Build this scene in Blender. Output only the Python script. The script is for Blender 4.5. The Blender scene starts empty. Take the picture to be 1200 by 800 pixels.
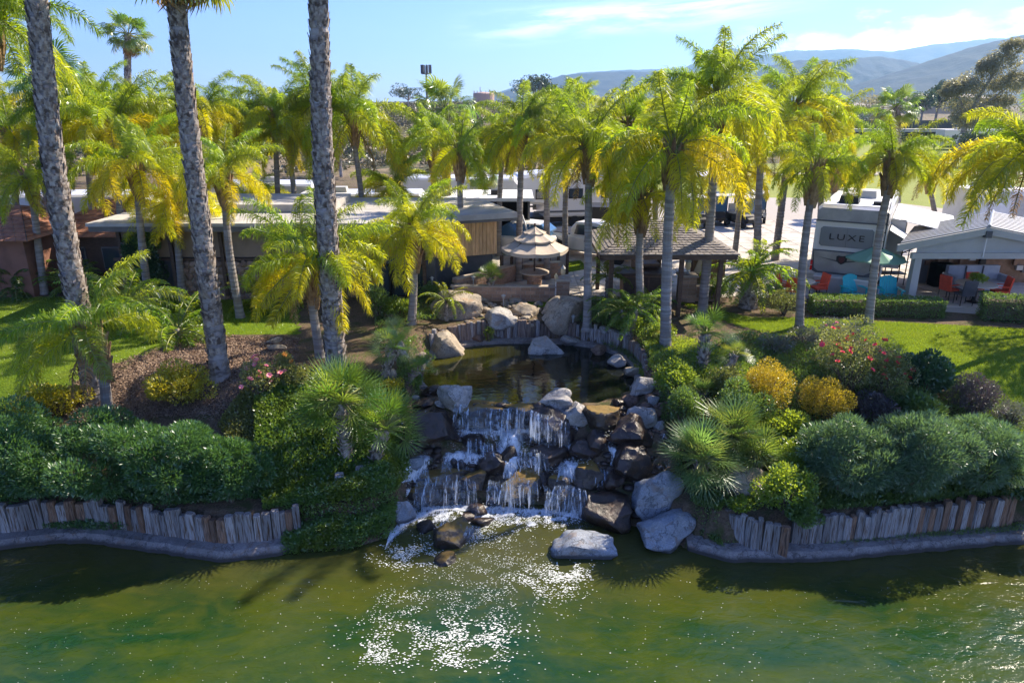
import bpy, bmesh, math, random
import numpy as np
from mathutils import Vector, Matrix, noise
R = math.radians
random.seed(7); rng = np.random.default_rng(7)
sc = bpy.context.scene
# ---------------------------------------------------------------- camera, sky, sun, exposure
CAM_H, PITCH, F = 10.0, R(18.85), 820.0
cam_d = bpy.data.cameras.new('camera'); cam = bpy.data.objects.new('camera', cam_d)
sc.collection.objects.link(cam); sc.camera = cam
cam.location = (0, 0, CAM_H); cam.rotation_euler = (R(90) - PITCH, 0, 0)
cam_d.sensor_width = 36; cam_d.lens = F / 1200 * 36; cam_d.clip_start = .1; cam_d.clip_end = 40000
SUN_AZ, SUN_EL = R(53), R(42)                      # azimuth from +Y towards +X
sun_d = bpy.data.lights.new('sun', 'SUN'); sun_d.energy = 5.0; sun_d.angle = R(.5); sun_d.color = (1, .87, .69)
sun = bpy.data.objects.new('sun', sun_d); sc.collection.objects.link(sun)
sdir = Vector((math.sin(SUN_AZ) * math.cos(SUN_EL), math.cos(SUN_AZ) * math.cos(SUN_EL), math.sin(SUN_EL)))
sun.rotation_euler = sdir.to_track_quat('Z', 'Y').to_euler(); sun.location = (20, 20, 60)
W = bpy.data.worlds.new('World'); sc.world = W; W.use_nodes = True
nt = W.node_tree; nt.nodes.clear()
def N(t, ty, **k):
    n = t.nodes.new(ty)
    for a, b in k.items(): setattr(n, a, b)
    return n
def math_n(t, op, a, b=None, clamp=False, c=None):
    n = N(t, 'ShaderNodeMath', operation=op, use_clamp=clamp)
    for i, x in enumerate((a, b, c)):
        if x is None: continue
        if isinstance(x, (int, float)): n.inputs[i].default_value = x
        else: t.links.new(x, n.inputs[i])
    return n.outputs[0]
def sstep(t, x, lo, hi):
    n = N(t, 'ShaderNodeMapRange', interpolation_type='SMOOTHSTEP')
    t.links.new(x, n.inputs[0]); n.inputs[1].default_value = lo; n.inputs[2].default_value = hi
    return n.outputs[0]
def mixc(t, f, a, b, mode='MIX'):
    n = N(t, 'ShaderNodeMix', data_type='RGBA', blend_type=mode)
    for s, x in ((n.inputs[0], f), (n.inputs[6], a), (n.inputs[7], b)):
        if isinstance(x, (int, float)): s.default_value = x
        elif isinstance(x, tuple): s.default_value = (*x, 1) if len(x) == 3 else x
        else: t.links.new(x, s)
    return n.outputs[2]
def noise_n(t, vec, scale, detail=5, rough=.55, dist=0):
    n = N(t, 'ShaderNodeTexNoise'); n.inputs['Scale'].default_value = scale; n.inputs['Detail'].default_value = detail
    n.inputs['Roughness'].default_value = rough; n.inputs['Distortion'].default_value = dist
    if vec is not None: t.links.new(vec, n.inputs['Vector'])
    return n
SKY_STRENGTH = .12
HAZE_D = 1.55e-4
sky = N(nt, 'ShaderNodeTexSky', sky_type='NISHITA', sun_disc=False, sun_elevation=SUN_EL, sun_rotation=SUN_AZ,
        altitude=500, air_density=1.0, dust_density=.25, ozone_density=3.0)
tc = N(nt, 'ShaderNodeTexCoord'); sep = N(nt, 'ShaderNodeSeparateXYZ'); nt.links.new(tc.outputs['Generated'], sep.inputs[0])
az = math_n(nt, 'ARCTAN2', sep.outputs[0], sep.outputs[1]); el = math_n(nt, 'ARCSINE', sep.outputs[2])
def cvec(sx, sy, sh=0):
    cb = N(nt, 'ShaderNodeCombineXYZ')
    nt.links.new(math_n(nt, 'MULTIPLY', az, sx), cb.inputs[0])
    nt.links.new(math_n(nt, 'MULTIPLY_ADD', el, sy, False, math_n(nt, 'MULTIPLY', az, sh)), cb.inputs[1]); return cb.outputs[0]
def band(x, a, b, c, d):
    return math_n(nt, 'MULTIPLY', sstep(nt, x, a, b), math_n(nt, 'SUBTRACT', 1.0, sstep(nt, x, c, d)))
# low cumulus bank over the right-hand hills, thin cirrus streak in the middle, faint veil elsewhere
n1 = noise_n(nt, cvec(11, 26), 1.0, 9, .55)
top = math_n(nt, 'MULTIPLY_ADD', n1.outputs[0], .125, False, .018)
cum = math_n(nt, 'SUBTRACT', 1.0, sstep(nt, math_n(nt, 'SUBTRACT', el, top), -.012, .010))
cum = math_n(nt, 'MULTIPLY', cum, sstep(nt, az, .22, .50))
n1b = noise_n(nt, cvec(16, 40), 1.0, 8, .6)
cum = math_n(nt, 'MULTIPLY', cum, sstep(nt, n1b.outputs[0], .22, .42))
n2 = noise_n(nt, cvec(7, 55, -3.5), 1.0, 9, .62, .4)
ax = math_n(nt, 'SUBTRACT', el, math_n(nt, 'MULTIPLY_ADD', az, .07, False, .098))
cir = math_n(nt, 'MULTIPLY', band(ax, -.035, -.004, .002, .022), band(az, -.10, .03, .22, .42))
cir = math_n(nt, 'MULTIPLY', cir, sstep(nt, n2.outputs[0], .36, .66))
n3 = noise_n(nt, cvec(2.2, 9), 1.0, 8, .65, .8)
veil = math_n(nt, 'MULTIPLY', math_n(nt, 'MULTIPLY', sstep(nt, n3.outputs[0], .42, .8), .24), math_n(nt, 'ADD', .15, sstep(nt, az, .05, .7)))
lowh = math_n(nt, 'MULTIPLY', math_n(nt, 'SUBTRACT', 1.0, sstep(nt, el, -.01, .16)), .16)
c0 = mixc(nt, 1.0, sky.outputs[0], (.47, .545, .94), 'MULTIPLY')
c1 = mixc(nt, lowh, c0, (4.0, 5.6, 8.0))
c2 = mixc(nt, veil, c1, (7.4, 8.4, 9.6))
c3 = mixc(nt, math_n(nt, 'MULTIPLY', cir, .75), c2, (8.6, 9.2, 9.9))
cshade = mixc(nt, sstep(nt, noise_n(nt, cvec(22, 60), 1.0, 6).outputs[0], .4, .62), (7.2, 8.4, 10), (13.5, 13.4, 13.2))
c4 = mixc(nt, math_n(nt, 'MULTIPLY', cum, .92), c3, cshade)
bg = N(nt, 'ShaderNodeBackground'); bg.inputs[1].default_value = SKY_STRENGTH; nt.links.new(c4, bg.inputs[0])
nt.links.new(bg.outputs[0], N(nt, 'ShaderNodeOutputWorld').inputs[0])
sc.view_settings.view_transform = 'Standard'; sc.view_settings.look = 'None'; sc.view_settings.gamma = 1
sc.view_settings.exposure = 1.22
sc.render.engine = 'CYCLES'
cy = sc.cycles; cy.max_bounces = 7; cy.diffuse_bounces = 4; cy.glossy_bounces = 3; cy.transmission_bounces = 5
cy.transparent_max_bounces = 12; cy.volume_bounces = 0; cy.use_denoising = True; cy.caustics_reflective = False; cy.caustics_refractive = False
try: cy.denoiser = 'OPENIMAGEDENOISE'
except Exception: pass
cy.sample_clamp_indirect = 6; cy.sample_clamp_direct = 12
# ---------------------------------------------------------------- helpers: view rays, terrain
CT, ST = math.cos(PITCH), math.sin(PITCH)
def ray(px, py):
    x = (px - 600) / F; y = -(py - 400) / F
    return (x, CT + y * ST, -ST + y * CT)
def P(px, py, z):
    d = ray(px, py); t = (z - CAM_H) / d[2]; return Vector((d[0] * t, d[1] * t, z))
def Q(px, py, Y):
    d = ray(px, py); t = Y / d[1]; return Vector((d[0] * t, Y, CAM_H + d[2] * t))
def depth(p): return p[1] * CT + (CAM_H - p[2]) * ST
def PX(p): return depth(p) / F                    # metres per photo pixel at a point
G, PZ = 2.6, 1.9                                  # lawn level, upper pond level
shore_px = [(-400, 640), (0, 641), (60, 634), (105, 633), (190, 645), (260, 655), (300, 652), (340, 645), (420, 640), (455, 628), (480, 604), (540, 598),
            (640, 600), (720, 620), (800, 640), (850, 655), (960, 655), (1060, 645), (1200, 633), (1600, 628)]
sp = [P(a, b, 0) for a, b in shore_px]
SX = np.array([-4000] + [p.x for p in sp] + [4000.]); SY = np.array([sp[0].y] + [p.y for p in sp] + [sp[-1].y])
def sm(x, a, b):
    t = np.clip((x - a) / (b - a), 0, 1); return t * t * (3 - 2 * t)
PCX, PCY, PRX, PRY = .5, 20.75, 3.35, 2.75
def pondr(x, y): return ((np.abs(x - PCX) / PRX) ** 2.5 + (np.abs(y - PCY) / PRY) ** 2.5) ** (1 / 2.5)
def wob(x, y): return (np.sin(x * 1.3 + 1) * np.cos(y * 1.1) + np.sin(x * .53 + y * .71) + .5 * np.sin(x * 2.9 - y * 2.3)) * .4
def ht(x, y):
    x = np.asarray(x, float); y = np.asarray(y, float)
    t = y - np.interp(x, SX, SY)
    hb = np.where(t < 0, -.7 * sm(-t, 0, .35), .12 + .1 * np.clip(t, 0, .5))
    hb = hb + np.where(t > .42, .70 * sm(t, .42, .50), 0) + (G - .87) * sm(t, .5, 5.4)
    hb = hb + .07 * wob(x * 2, y * 2) * sm(t, .6, 1.5) * (1 - sm(t, 4.5, 6))
    hc = -.35 + 2.15 * np.clip(t / 2.3, 0, 1)
    hc = np.where(t < 0, -.7, hc)
    w = sm(x, -3.2, -2.3) * (1 - sm(x, 3.2, 4.1)) * (1 - sm(y, 18.2, 19.5))
    h = hb * (1 - w) + hc * w
    p = pondr(x, y)
    hp = np.where(p < 1.0, 1.35, 1.97)
    h = np.where(p < 1.09, hp, h * sm(p, 1.09, 1.13) + hp * (1 - sm(p, 1.09, 1.13)))
    # far relief: scrub hill on the left, embankment on the right
    a = x / np.maximum(y, 1)
    h = h + sm(y, 85, 215) * (1 - sm(a, .0, .12)) * (6.6 + .9 * wob(x / 24, y / 30)) + sm(y, 120, 150) * sm(a, .33, .45) * 3.0
    h = h + sm(y, 100, 900) * 3 * (1 - sm(a, .02, .1)) * 0
    return h
def Pt(px, py):
    dx, dy, dz = ray(px, py)
    ys_ = np.concatenate([np.linspace(11, 40, 1200), np.linspace(40.2, 400, 900)])
    z = CAM_H + dz / dy * ys_; h = ht(dx / dy * ys_, ys_)
    i = np.argmax(z <= h)
    if z[i] > h[i]: return P(px, py, G)
    return Vector((dx / dy * ys_[i], ys_[i], float(h[i])))
# ---------------------------------------------------------------- helpers: objects
C = sc.collection
def tag(o, label=None, cat=None, group=None, kind=None):
    for k, v in (('label', label), ('category', cat), ('group', group), ('kind', kind)):
        if v: o[k] = v
    return o
def empty(name, loc, label, cat, group=None, rz=0):
    o = bpy.data.objects.new(name, None); C.objects.link(o); o.location = loc; o.rotation_euler = (0, 0, rz); o.empty_display_size = .2
    return tag(o, label, cat, group)
def link(name, me, parent=None, loc=(0, 0, 0), rot=(0, 0, 0), scale=None):
    o = bpy.data.objects.new(name, me); C.objects.link(o); o.parent = parent; o.location = loc; o.rotation_euler = rot
    if scale is not None: o.scale = (scale,) * 3 if isinstance(scale, (int, float)) else scale
    return o
def np_mesh(name, V, nper, mats, smooth=False, idx=None):
    """V (n*nper,3) -> one n-gon of nper corners per group, or idx (m,k) faces"""
    me = bpy.data.meshes.new(name); V = np.asarray(V, np.float32)
    if idx is None: idx = np.arange(len(V)).reshape(-1, nper)
    me.vertices.add(len(V)); me.vertices.foreach_set('co', V.ravel())
    m, k = idx.shape
    me.loops.add(m * k); me.loops.foreach_set('vertex_index', idx.astype(np.int32).ravel())
    me.polygons.add(m); me.polygons.foreach_set('loop_start', np.arange(0, m * k, k, dtype=np.int32)); me.polygons.foreach_set('loop_total', np.full(m, k, dtype=np.int32))
    if smooth: me.polygons.foreach_set('use_smooth', np.ones(m, bool))
    me.update(calc_edges=True)
    for x in (mats if isinstance(mats, (list, tuple)) else [mats]): me.materials.append(x)
    return me
class B:
    def __init__(s): s.v = []; s.f = []; s.m = []
    def add(s, vs, fs, m=0):
        o = len(s.v); s.v += [tuple(v) for v in vs]; s.f += [tuple(i + o for i in f) for f in fs]; s.m += [m] * len(fs); return s
    def box(s, c, d, rz=0, m=0, rx=0, ry=0, top=1.0, topy=None):
        hx, hy, hz = d[0] / 2, d[1] / 2, d[2] / 2; ty = top if topy is None else topy
        vs = [Vector((x * hx * (top if z > 0 else 1), y * hy * (ty if z > 0 else 1), z * hz)) for z in (-1, 1) for x, y in ((-1, -1), (1, -1), (1, 1), (-1, 1))]
        M_ = Matrix.Translation(c) @ Matrix.Rotation(rz, 4, 'Z') @ Matrix.Rotation(ry, 4, 'Y') @ Matrix.Rotation(rx, 4, 'X')
        return s.add([M_ @ v for v in vs], [(3, 2, 1, 0), (4, 5, 6, 7), (0, 1, 5, 4), (1, 2, 6, 5), (2, 3, 7, 6), (3, 0, 4, 7)], m)
    def tube(s, pts, rad, n=8, m=0, cap=True, jit=0):
        pts = [Vector(p) for p in pts]; rings = []
        if isinstance(rad, (int, float)): rad = [rad] * len(pts)
        for i, p in enumerate(pts):
            t = (pts[min(i + 1, len(pts) - 1)] - pts[max(i - 1, 0)]).normalized()
            a = t.cross(Vector((0, 1, 0)) if abs(t.y) < .9 else Vector((1, 0, 0))).normalized(); b = t.cross(a)
            rings.append([p + (a * math.cos(2 * math.pi * k / n) + b * math.sin(2 * math.pi * k / n)) * rad[i] * (1 + jit * (random.random() - .5)) for k in range(n)])
        vs = [v for r in rings for v in r]; fs = []
        for i in range(len(pts) - 1):
            for k in range(n): fs.append((i * n + k, i * n + (k + 1) % n, (i + 1) * n + (k + 1) % n, (i + 1) * n + k))
        if cap: fs += [tuple(range(n))[::-1], tuple(range((len(pts) - 1) * n, len(pts) * n))]
        return s.add(vs, fs, m)
    def lathe(s, prof, n=16, c=(0, 0, 0), m=0):
        vs = [(c[0] + r * math.cos(2 * math.pi * k / n), c[1] + r * math.sin(2 * math.pi * k / n), c[2] + z) for r, z in prof for k in range(n)]
        fs = [(i * n + k, i * n + (k + 1) % n, (i + 1) * n + (k + 1) % n, (i + 1) * n + k) for i in range(len(prof) - 1) for k in range(n)]
        fs += [tuple(range(n))[::-1], tuple(range((len(prof) - 1) * n, len(prof) * n))]
        return s.add(vs, fs, m)
    def prism(s, poly, z0, z1, m=0):
        n = len(poly); vs = [(x, y, z0) for x, y in poly] + [(x, y, z1) for x, y in poly]
        fs = [tuple(range(n))[::-1], tuple(range(n, 2 * n))] + [(i, (i + 1) % n, (i + 1) % n + n, i + n) for i in range(n)]
        return s.add(vs, fs, m)
    def loft(s, secs, m=0):
        """secs: list of rings of equal length"""
        n = len(secs[0]); vs = [v for r in secs for v in r]
        fs = [(i * n + k, i * n + (k + 1) % n, (i + 1) * n + (k + 1) % n, (i + 1) * n + k) for i in range(len(secs) - 1) for k in range(n)]
        fs += [tuple(range(n))[::-1], tuple(range((len(secs) - 1) * n, len(secs) * n))]
        return s.add(vs, fs, m)
    def mesh(s, name, mats, smooth=False):
        me = bpy.data.meshes.new(name); me.from_pydata(s.v, [], s.f)
        mats = mats if isinstance(mats, (list, tuple)) else [mats]
        for x in mats: me.materials.append(x)
        if len(mats) > 1: me.polygons.foreach_set('material_index', s.m)
        if smooth: me.polygons.foreach_set('use_smooth', [True] * len(s.f))
        bm = bmesh.new(); bm.from_mesh(me); bmesh.ops.recalc_face_normals(bm, faces=bm.faces); bm.to_mesh(me); bm.free()
        me.update(); return me
    def obj(s, name, mats, parent=None, smooth=False, **k): return link(name, s.mesh(name, mats, smooth), parent, **k)
# ---------------------------------------------------------------- materials
def newmat(name):
    m = bpy.data.materials.new(name); m.use_nodes = True; t = m.node_tree; t.nodes.clear()
    out = N(t, 'ShaderNodeOutputMaterial'); return m, t, out
def M(name, c1, c2=None, scale=4, rough=.8, bump=0, bscale=None, rnd=.0, metal=0, spec=.3, stretch=(1, 1, 1), lo=.35, hi=.65, c3=None, s3=1.2, world=False, disp=.02):
    m, t, out = newmat(name); b = N(t, 'ShaderNodeBsdfPrincipled'); t.links.new(b.outputs[0], out.inputs[0])
    b.inputs['Roughness'].default_value = rough; b.inputs['Metallic'].default_value = metal; b.inputs['Specular IOR Level'].default_value = spec
    tcn = N(t, 'ShaderNodeTexCoord'); mp = N(t, 'ShaderNodeMapping'); mp.inputs['Scale'].default_value = stretch
    if world: t.links.new(N(t, 'ShaderNodeNewGeometry').outputs['Position'], mp.inputs[0])
    else: t.links.new(tcn.outputs['Object'], mp.inputs[0])
    oi = N(t, 'ShaderNodeObjectInfo')
    vec = N(t, 'ShaderNodeVectorMath', operation='ADD'); t.links.new(mp.outputs[0], vec.inputs[0])
    if not world: t.links.new(math_n(t, 'MULTIPLY', oi.outputs['Random'], 37.0), vec.inputs[1])
    col = c1
    if c2: col = mixc(t, sstep(t, noise_n(t, vec.outputs[0], scale).outputs[0], lo, hi), c1, c2)
    if c3: col = mixc(t, sstep(t, noise_n(t, vec.outputs[0], s3, 4).outputs[0], .48, .64), col, c3)
    if rnd:
        v = math_n(t, 'MULTIPLY_ADD', oi.outputs['Random'], 2 * rnd, False, 1 - rnd)
        cb = N(t, 'ShaderNodeCombineColor'); [t.links.new(v, cb.inputs[i]) for i in range(3)]
        col = mixc(t, 1.0, col, cb.outputs[0], 'MULTIPLY')
    if isinstance(col, tuple): b.inputs[0].default_value = (*col, 1)
    else: t.links.new(col, b.inputs[0])
    if bump:
        bn = N(t, 'ShaderNodeBump'); bn.inputs['Strength'].default_value = bump; bn.inputs['Distance'].default_value = disp
        t.links.new(noise_n(t, vec.outputs[0], bscale or scale * 3, 8, .65).outputs[0], bn.inputs['Height']); t.links.new(bn.outputs[0], b.inputs['Normal'])
    return m
def leafM(name, c1, c2, tr, tf=.45, objcol=False, gloss=.06, tip=None):
    m, t, out = newmat(name)
    geo = N(t, 'ShaderNodeNewGeometry'); rnd = geo.outputs['Random Per Island']
    col = mixc(t, rnd, c1, c2); trc = mixc(t, rnd, tr, tuple(x * .6 for x in tr))
    if tip:
        pos = noise_n(t, geo.outputs['Position'], 1.1, 3).outputs[0]; f = sstep(t, pos, .5, .62); col = mixc(t, f, col, tip); trc = mixc(t, f, trc, tuple(min(1, x * 2.2) for x in tip))
    if objcol:
        oi = N(t, 'ShaderNodeObjectInfo'); col = mixc(t, 1.0, col, oi.outputs['Color'], 'MULTIPLY'); trc = mixc(t, 1.0, trc, oi.outputs['Color'], 'MULTIPLY')
    d = N(t, 'ShaderNodeBsdfDiffuse'); tl = N(t, 'ShaderNodeBsdfTranslucent'); g = N(t, 'ShaderNodeBsdfGlossy'); g.inputs['Roughness'].default_value = .38
    g.inputs[0].default_value = (.9, .95, 1, 1)
    t.links.new(col, d.inputs[0]); t.links.new(trc, tl.inputs[0])
    m1 = N(t, 'ShaderNodeMixShader'); m1.inputs[0].default_value = tf; t.links.new(d.outputs[0], m1.inputs[1]); t.links.new(tl.outputs[0], m1.inputs[2])
    m2 = N(t, 'ShaderNodeMixShader'); m2.inputs[0].default_value = gloss; t.links.new(m1.outputs[0], m2.inputs[1]); t.links.new(g.outputs[0], m2.inputs[2])
    t.links.new(m2.outputs[0], out.inputs[0]); return m
# rocks: pale granite, brown, wet black; moss keeps to upward faces
def rockM(name, c1, c2, c3, rough, moss=None, mossamt=.2, spec=.3, bump=.5):
    m, t, out = newmat(name); b = N(t, 'ShaderNodeBsdfPrincipled'); t.links.new(b.outputs[0], out.inputs[0]); b.inputs['Specular IOR Level'].default_value = spec
    geo = N(t, 'ShaderNodeNewGeometry'); p = geo.outputs['Position']
    big = noise_n(t, p, 2.2, 8, .6, .6).outputs[0]; fine = noise_n(t, p, 28, 5, .7).outputs[0]; vein = noise_n(t, p, 5, 9, .7, 1.2).outputs[0]
    col = mixc(t, sstep(t, big, .38, .62), c1, c2); col = mixc(t, math_n(t, 'MULTIPLY', sstep(t, vein, .55, .66), .7), col, c3)
    col = mixc(t, math_n(t, 'MULTIPLY', sstep(t, fine, .4, .62), .45), col, tuple(x * .35 for x in c1))
    ck = noise_n(t, p, 1.7, 7, .6, .3).outputs[0]; crack = math_n(t, 'SUBTRACT', 1.0, sstep(t, math_n(t, 'ABSOLUTE', math_n(t, 'SUBTRACT', ck, .5)), .002, .016)); col = mixc(t, math_n(t, 'MULTIPLY', crack, .75), col, tuple(x * .22 for x in c1))
    st_ = sstep(t, noise_n(t, p, 3.1, 4, .5, 1.0).outputs[0], .56, .70); col = mixc(t, math_n(t, 'MULTIPLY', st_, .55), col, (c1[0] * .75, c1[1] * .52, c1[2] * .36))
    if moss:
        sx = N(t, 'ShaderNodeSeparateXYZ'); t.links.new(geo.outputs['Normal'], sx.inputs[0])
        up = sstep(t, math_n(t, 'ADD', sx.outputs[2], math_n(t, 'MULTIPLY', vein, .7)), 1.35 - mossamt, 1.55 - mossamt)
        mc = mixc(t, noise_n(t, p, 9, 4).outputs[0], moss, (moss[0] * 1.8, moss[1] * .9, moss[2] * .7)); col = mixc(t, up, col, mc)
        rr = math_n(t, 'MULTIPLY_ADD', up, .5, False, rough); t.links.new(rr, b.inputs['Roughness'])
    else: b.inputs['Roughness'].default_value = rough
    zz = N(t, 'ShaderNodeSeparateXYZ'); t.links.new(p, zz.inputs[0]); col = mixc(t, math_n(t, 'SUBTRACT', 1.0, sstep(t, math_n(t, 'ADD', zz.outputs[2], math_n(t, 'MULTIPLY', vein, -.12)), .0, .09)), col, tuple(x * .2 for x in c1))
    t.links.new(col, b.inputs[0])
    bn = N(t, 'ShaderNodeBump'); bn.inputs['Strength'].default_value = bump; bn.inputs['Distance'].default_value = .05
    hh = math_n(t, 'SUBTRACT', math_n(t, 'ADD', vein, math_n(t, 'MULTIPLY', fine, .35)), math_n(t, 'MULTIPLY', crack, .5)); t.links.new(hh, bn.inputs['Height']); t.links.new(bn.outputs[0], b.inputs['Normal']); return m
RK = {'g': rockM('granite_pale', (.42, .41, .39), (.30, .29, .28), (.50, .47, .42), .75),
      'b': rockM('rock_brown', (.26, .17, .12), (.15, .10, .08), (.38, .28, .18), .7),
      'w': rockM('rock_wet', (.055, .036, .027), (.025, .019, .016), (.14, .09, .06), .28, (.10, .065, .03), .02, .5),
      'm': rockM('rock_mossy', (.06, .045, .03), (.03, .025, .02), (.13, .09, .05), .3, (.12, .11, .02), .34, .5),
      'u': rockM('rock_bluegrey', (.30, .33, .37), (.22, .25, .29), (.42, .43, .43), .7),
      't': rockM('rock_tan', (.42, .36, .28), (.30, .25, .19), (.16, .12, .09), .8)}
m_bark = M('palm_bark', (.30, .27, .25), (.17, .145, .13), 7, .9, .7, 20, .12, stretch=(1, 1, 2.5), c3=(.36, .33, .31))
m_ring = M('ringed_bark', (.34, .315, .29), (.20, .18, .165), 1.6, .85, .5, 12, .12, stretch=(.5, .5, 7), c3=(.24, .20, .17))
m_boot = M('leaf_base', (.24, .19, .15), (.42, .37, .32), 8, .9, .5, 20, .1, c3=(.10, .075, .06), s3=6)
m_stub = M('frond_stub', (.22, .13, .07), (.36, .24, .13), 6, .9, .3, rnd=.2)
m_dead = leafM('dead_frond', (.38, .25, .11), (.24, .15, .07), (.50, .32, .13), .35, True, .02)
m_queen = leafM('queen_frond', (.085, .14, .022), (.13, .18, .02), (.45, .55, .03), .55, True, .035)
m_rachis = M('rachis', (.20, .22, .06), rough=.5)
m_fan = leafM('fan_frond', (.075, .15, .03), (.13, .20, .04), (.42, .58, .07), .42, True, .07)
m_soil = None
# ---------------------------------------------------------------- palms: frond and trunk meshes (shared between copies)
def rot_to(dirv): return Vector(dirv).to_track_quat('X', 'Z')
def queen_frond(seed, e0, L=2.9, droop=1.9, nl=165, ll=.78, plum=1.0, wd=.025, mat=None):
    r = np.random.default_rng(seed); n = 14; pts = [np.array((0., 0, 0))]; a = e0; side = r.uniform(-.25, .25); yw = 0
    for i in range(n):
        a -= droop / n * (.5 + 1.0 * i / n); a = max(a, -1.45); yw += side / n
        pts.append(pts[-1] + L / n * np.array((math.cos(a) * math.cos(yw), math.cos(a) * math.sin(yw), math.sin(a))))
    pts = np.array(pts)
    b = B(); b.tube(pts, list(np.linspace(.035, .006, n + 1)), 4, 1)
    V = []
    for i in range(nl):
        u = .16 + .84 * (i + r.random()) / nl; k = min(int(u * n), n - 1); fr = u * n - k
        base = pts[k] * (1 - fr) + pts[k + 1] * fr; T = pts[k + 1] - pts[k]; T /= np.linalg.norm(T)
        S = np.cross((0, 0, 1.), T); S /= np.linalg.norm(S) + 1e-6; U = np.cross(T, S)
        for sg in (-1, 1):
            tilt = r.uniform(-.9, .9) * plum; l = ll * (1 - .62 * max(0, u - .35) / .65) * (.55 + .45 * min(1, u / .35)) * r.uniform(.8, 1.1)
            d = S * sg * math.cos(tilt) + U * math.sin(tilt) + T * r.uniform(.35, .7); d /= np.linalg.norm(d)
            p1 = base + d * l * .45; d2 = d + np.array((0, 0, -1.0 - .5 * plum)) * r.uniform(.5, 1.1); d2 /= np.linalg.norm(d2); p2 = p1 + d2 * l * .55
            wv = np.cross(d, (r.normal(), r.normal(), r.normal())); wv /= np.linalg.norm(wv) + 1e-6; wv *= wd * r.uniform(.7, 1.2) / 2
            V.append((base - wv * .6, base + wv * .6, p1 + wv, p2, p1 - wv))
    for q in V: b.add(q, [(0, 1, 2, 4), (4, 2, 3)], 0)
    me = bpy.data.meshes.new('frond'); me.from_pydata(b.v, [], b.f); me.materials.append(mat or m_queen); me.materials.append(m_rachis)
    me.polygons.foreach_set('material_index', b.m); me.update(); return me
E_CL = [1.35, 1.05, .75, .45, .1, -.35]
QF = [[queen_frond(100 + 10 * k + j, e, L=2.95 + .2 * j, droop=(1.2, 1.6, 1.9, 2.0, 1.8, 1.3)[k]) for j in range(2)] for k, e in enumerate(E_CL)]
QD = [queen_frond(300 + j, -.9, 2.2, .7, 60, .45, 1, .03, m_dead) for j in range(2)]
DF = [queen_frond(400 + k, e, 2.0, 1.5, 48, .36, .25, .035) for k, e in enumerate((1.25, .85, .45, .05))]   # feather fronds of date palms
def fan_leaf(seed, Rr=.75, pet=.8, nseg=24, spread=5.2, sag=.35, wdt=1.0, mat=None, fold=.12, stiff=.55):
    r = np.random.default_rng(seed); b = B()
    pe = [(0, 0, 0), (pet * .5, 0, .02), (pet, 0, -.03 * pet)]; b.tube(pe, [.03, .018, .014], 4, 1)
    c = np.array(pe[-1])
    for i in range(nseg):
        a = -spread / 2 + spread * (i + .5) / nseg; l = Rr * (1 - .28 * (abs(a) / (spread / 2)) ** 2) * r.uniform(.9, 1.08)
        d = np.array((math.cos(a), math.sin(a), 0)); s = np.array((-math.sin(a), math.cos(a), 0)); up = np.array((0, 0, 1.))
        w0 = l * stiff * spread / nseg * .5 * wdt; z1 = (fold * l * .4 * (1 if i % 2 else -1)) * .5 - sag * .12 * l
        p1 = c + d * l * stiff + up * z1; tip = c + d * l * (1 - .2 * sag) - up * sag * l * r.uniform(.3, .8)
        b.add([c, p1 - s * w0, p1 + s * w0, (p1 + tip) / 2 - s * w0 * .55 + up * .06 * l * sag, (p1 + tip) / 2 + s * w0 * .55 + up * .06 * l * sag, tip], [(0, 1, 2), (1, 3, 4, 2), (3, 5, 4)], 0)
    me = bpy.data.meshes.new('frond'); me.from_pydata(b.v, [], b.f); me.materials.append(mat or m_fan); me.materials.append(m_rachis)
    me.polygons.foreach_set('material_index', b.m); me.update(); return me
WF = [fan_leaf(500 + k, .85, 1.0, 26, 4.6, .5 + .2 * k) for k in range(3)]
WD = [fan_leaf(520, .8, .9, 20, 3.2, 1.3, mat=m_dead)]
CF = [fan_leaf(530 + k, .50, .45, 20, 3.6, .10, .62, fold=.3, stiff=.4) for k in range(3)]
def ringed_trunk(pts, r0, r1, ring=.13):
    pts = [Vector(p) for p in pts]; L = sum((pts[i + 1] - pts[i]).length for i in range(len(pts) - 1)); n = max(6, int(L / ring)); out = []; rad = []
    def at(u):
        s = u * (len(pts) - 1); k = min(int(s), len(pts) - 2); f = s - k
        a = pts[max(k - 1, 0)]; b_ = pts[k]; c = pts[k + 1]; d = pts[min(k + 2, len(pts) - 1)]
        return .5 * ((2 * b_) + (c - a) * f + (2 * a - 5 * b_ + 4 * c - d) * f * f + (3 * b_ - a - 3 * c + d) * f ** 3)
    for i in range(n + 1):
        u = i / n; fl = 1 + .45 * math.exp(-u * L / .25); r = (r0 + (r1 - r0) * u) * fl
        out += [at(u), at(min(1, u + .72 / n))]; rad += [r * 1.03, r * .97]
    b = B(); b.tube(out[:-1], rad[:-1], 12, jit=.05); return b, at, L
def place_fronds(root, top, classes, yaw0=0, scale=1.0, cols=None, name='frond', lean=.12, r0=.1):
    """classes: list of (mesh, pitch)"""
    n = len(classes)
    for i, (me, pit, col, s) in enumerate(classes):
        yaw = yaw0 + i * 2.39996 + random.uniform(-.25, .25)
        o = link(name, me, root, loc=(top[0] + r0 * math.cos(yaw), top[1] + r0 * math.sin(yaw), top[2]), scale=scale * s)
        o.rotation_euler = Matrix.Rotation(yaw, 4, 'Z').to_euler() if not pit else (Matrix.Rotation(yaw, 4, 'Z') @ Matrix.Rotation(-pit, 4, 'Y') @ Matrix.Rotation(random.uniform(-.5, .5), 4, 'X')).to_euler()
        o.color = (*col, 1)
    return n
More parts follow.
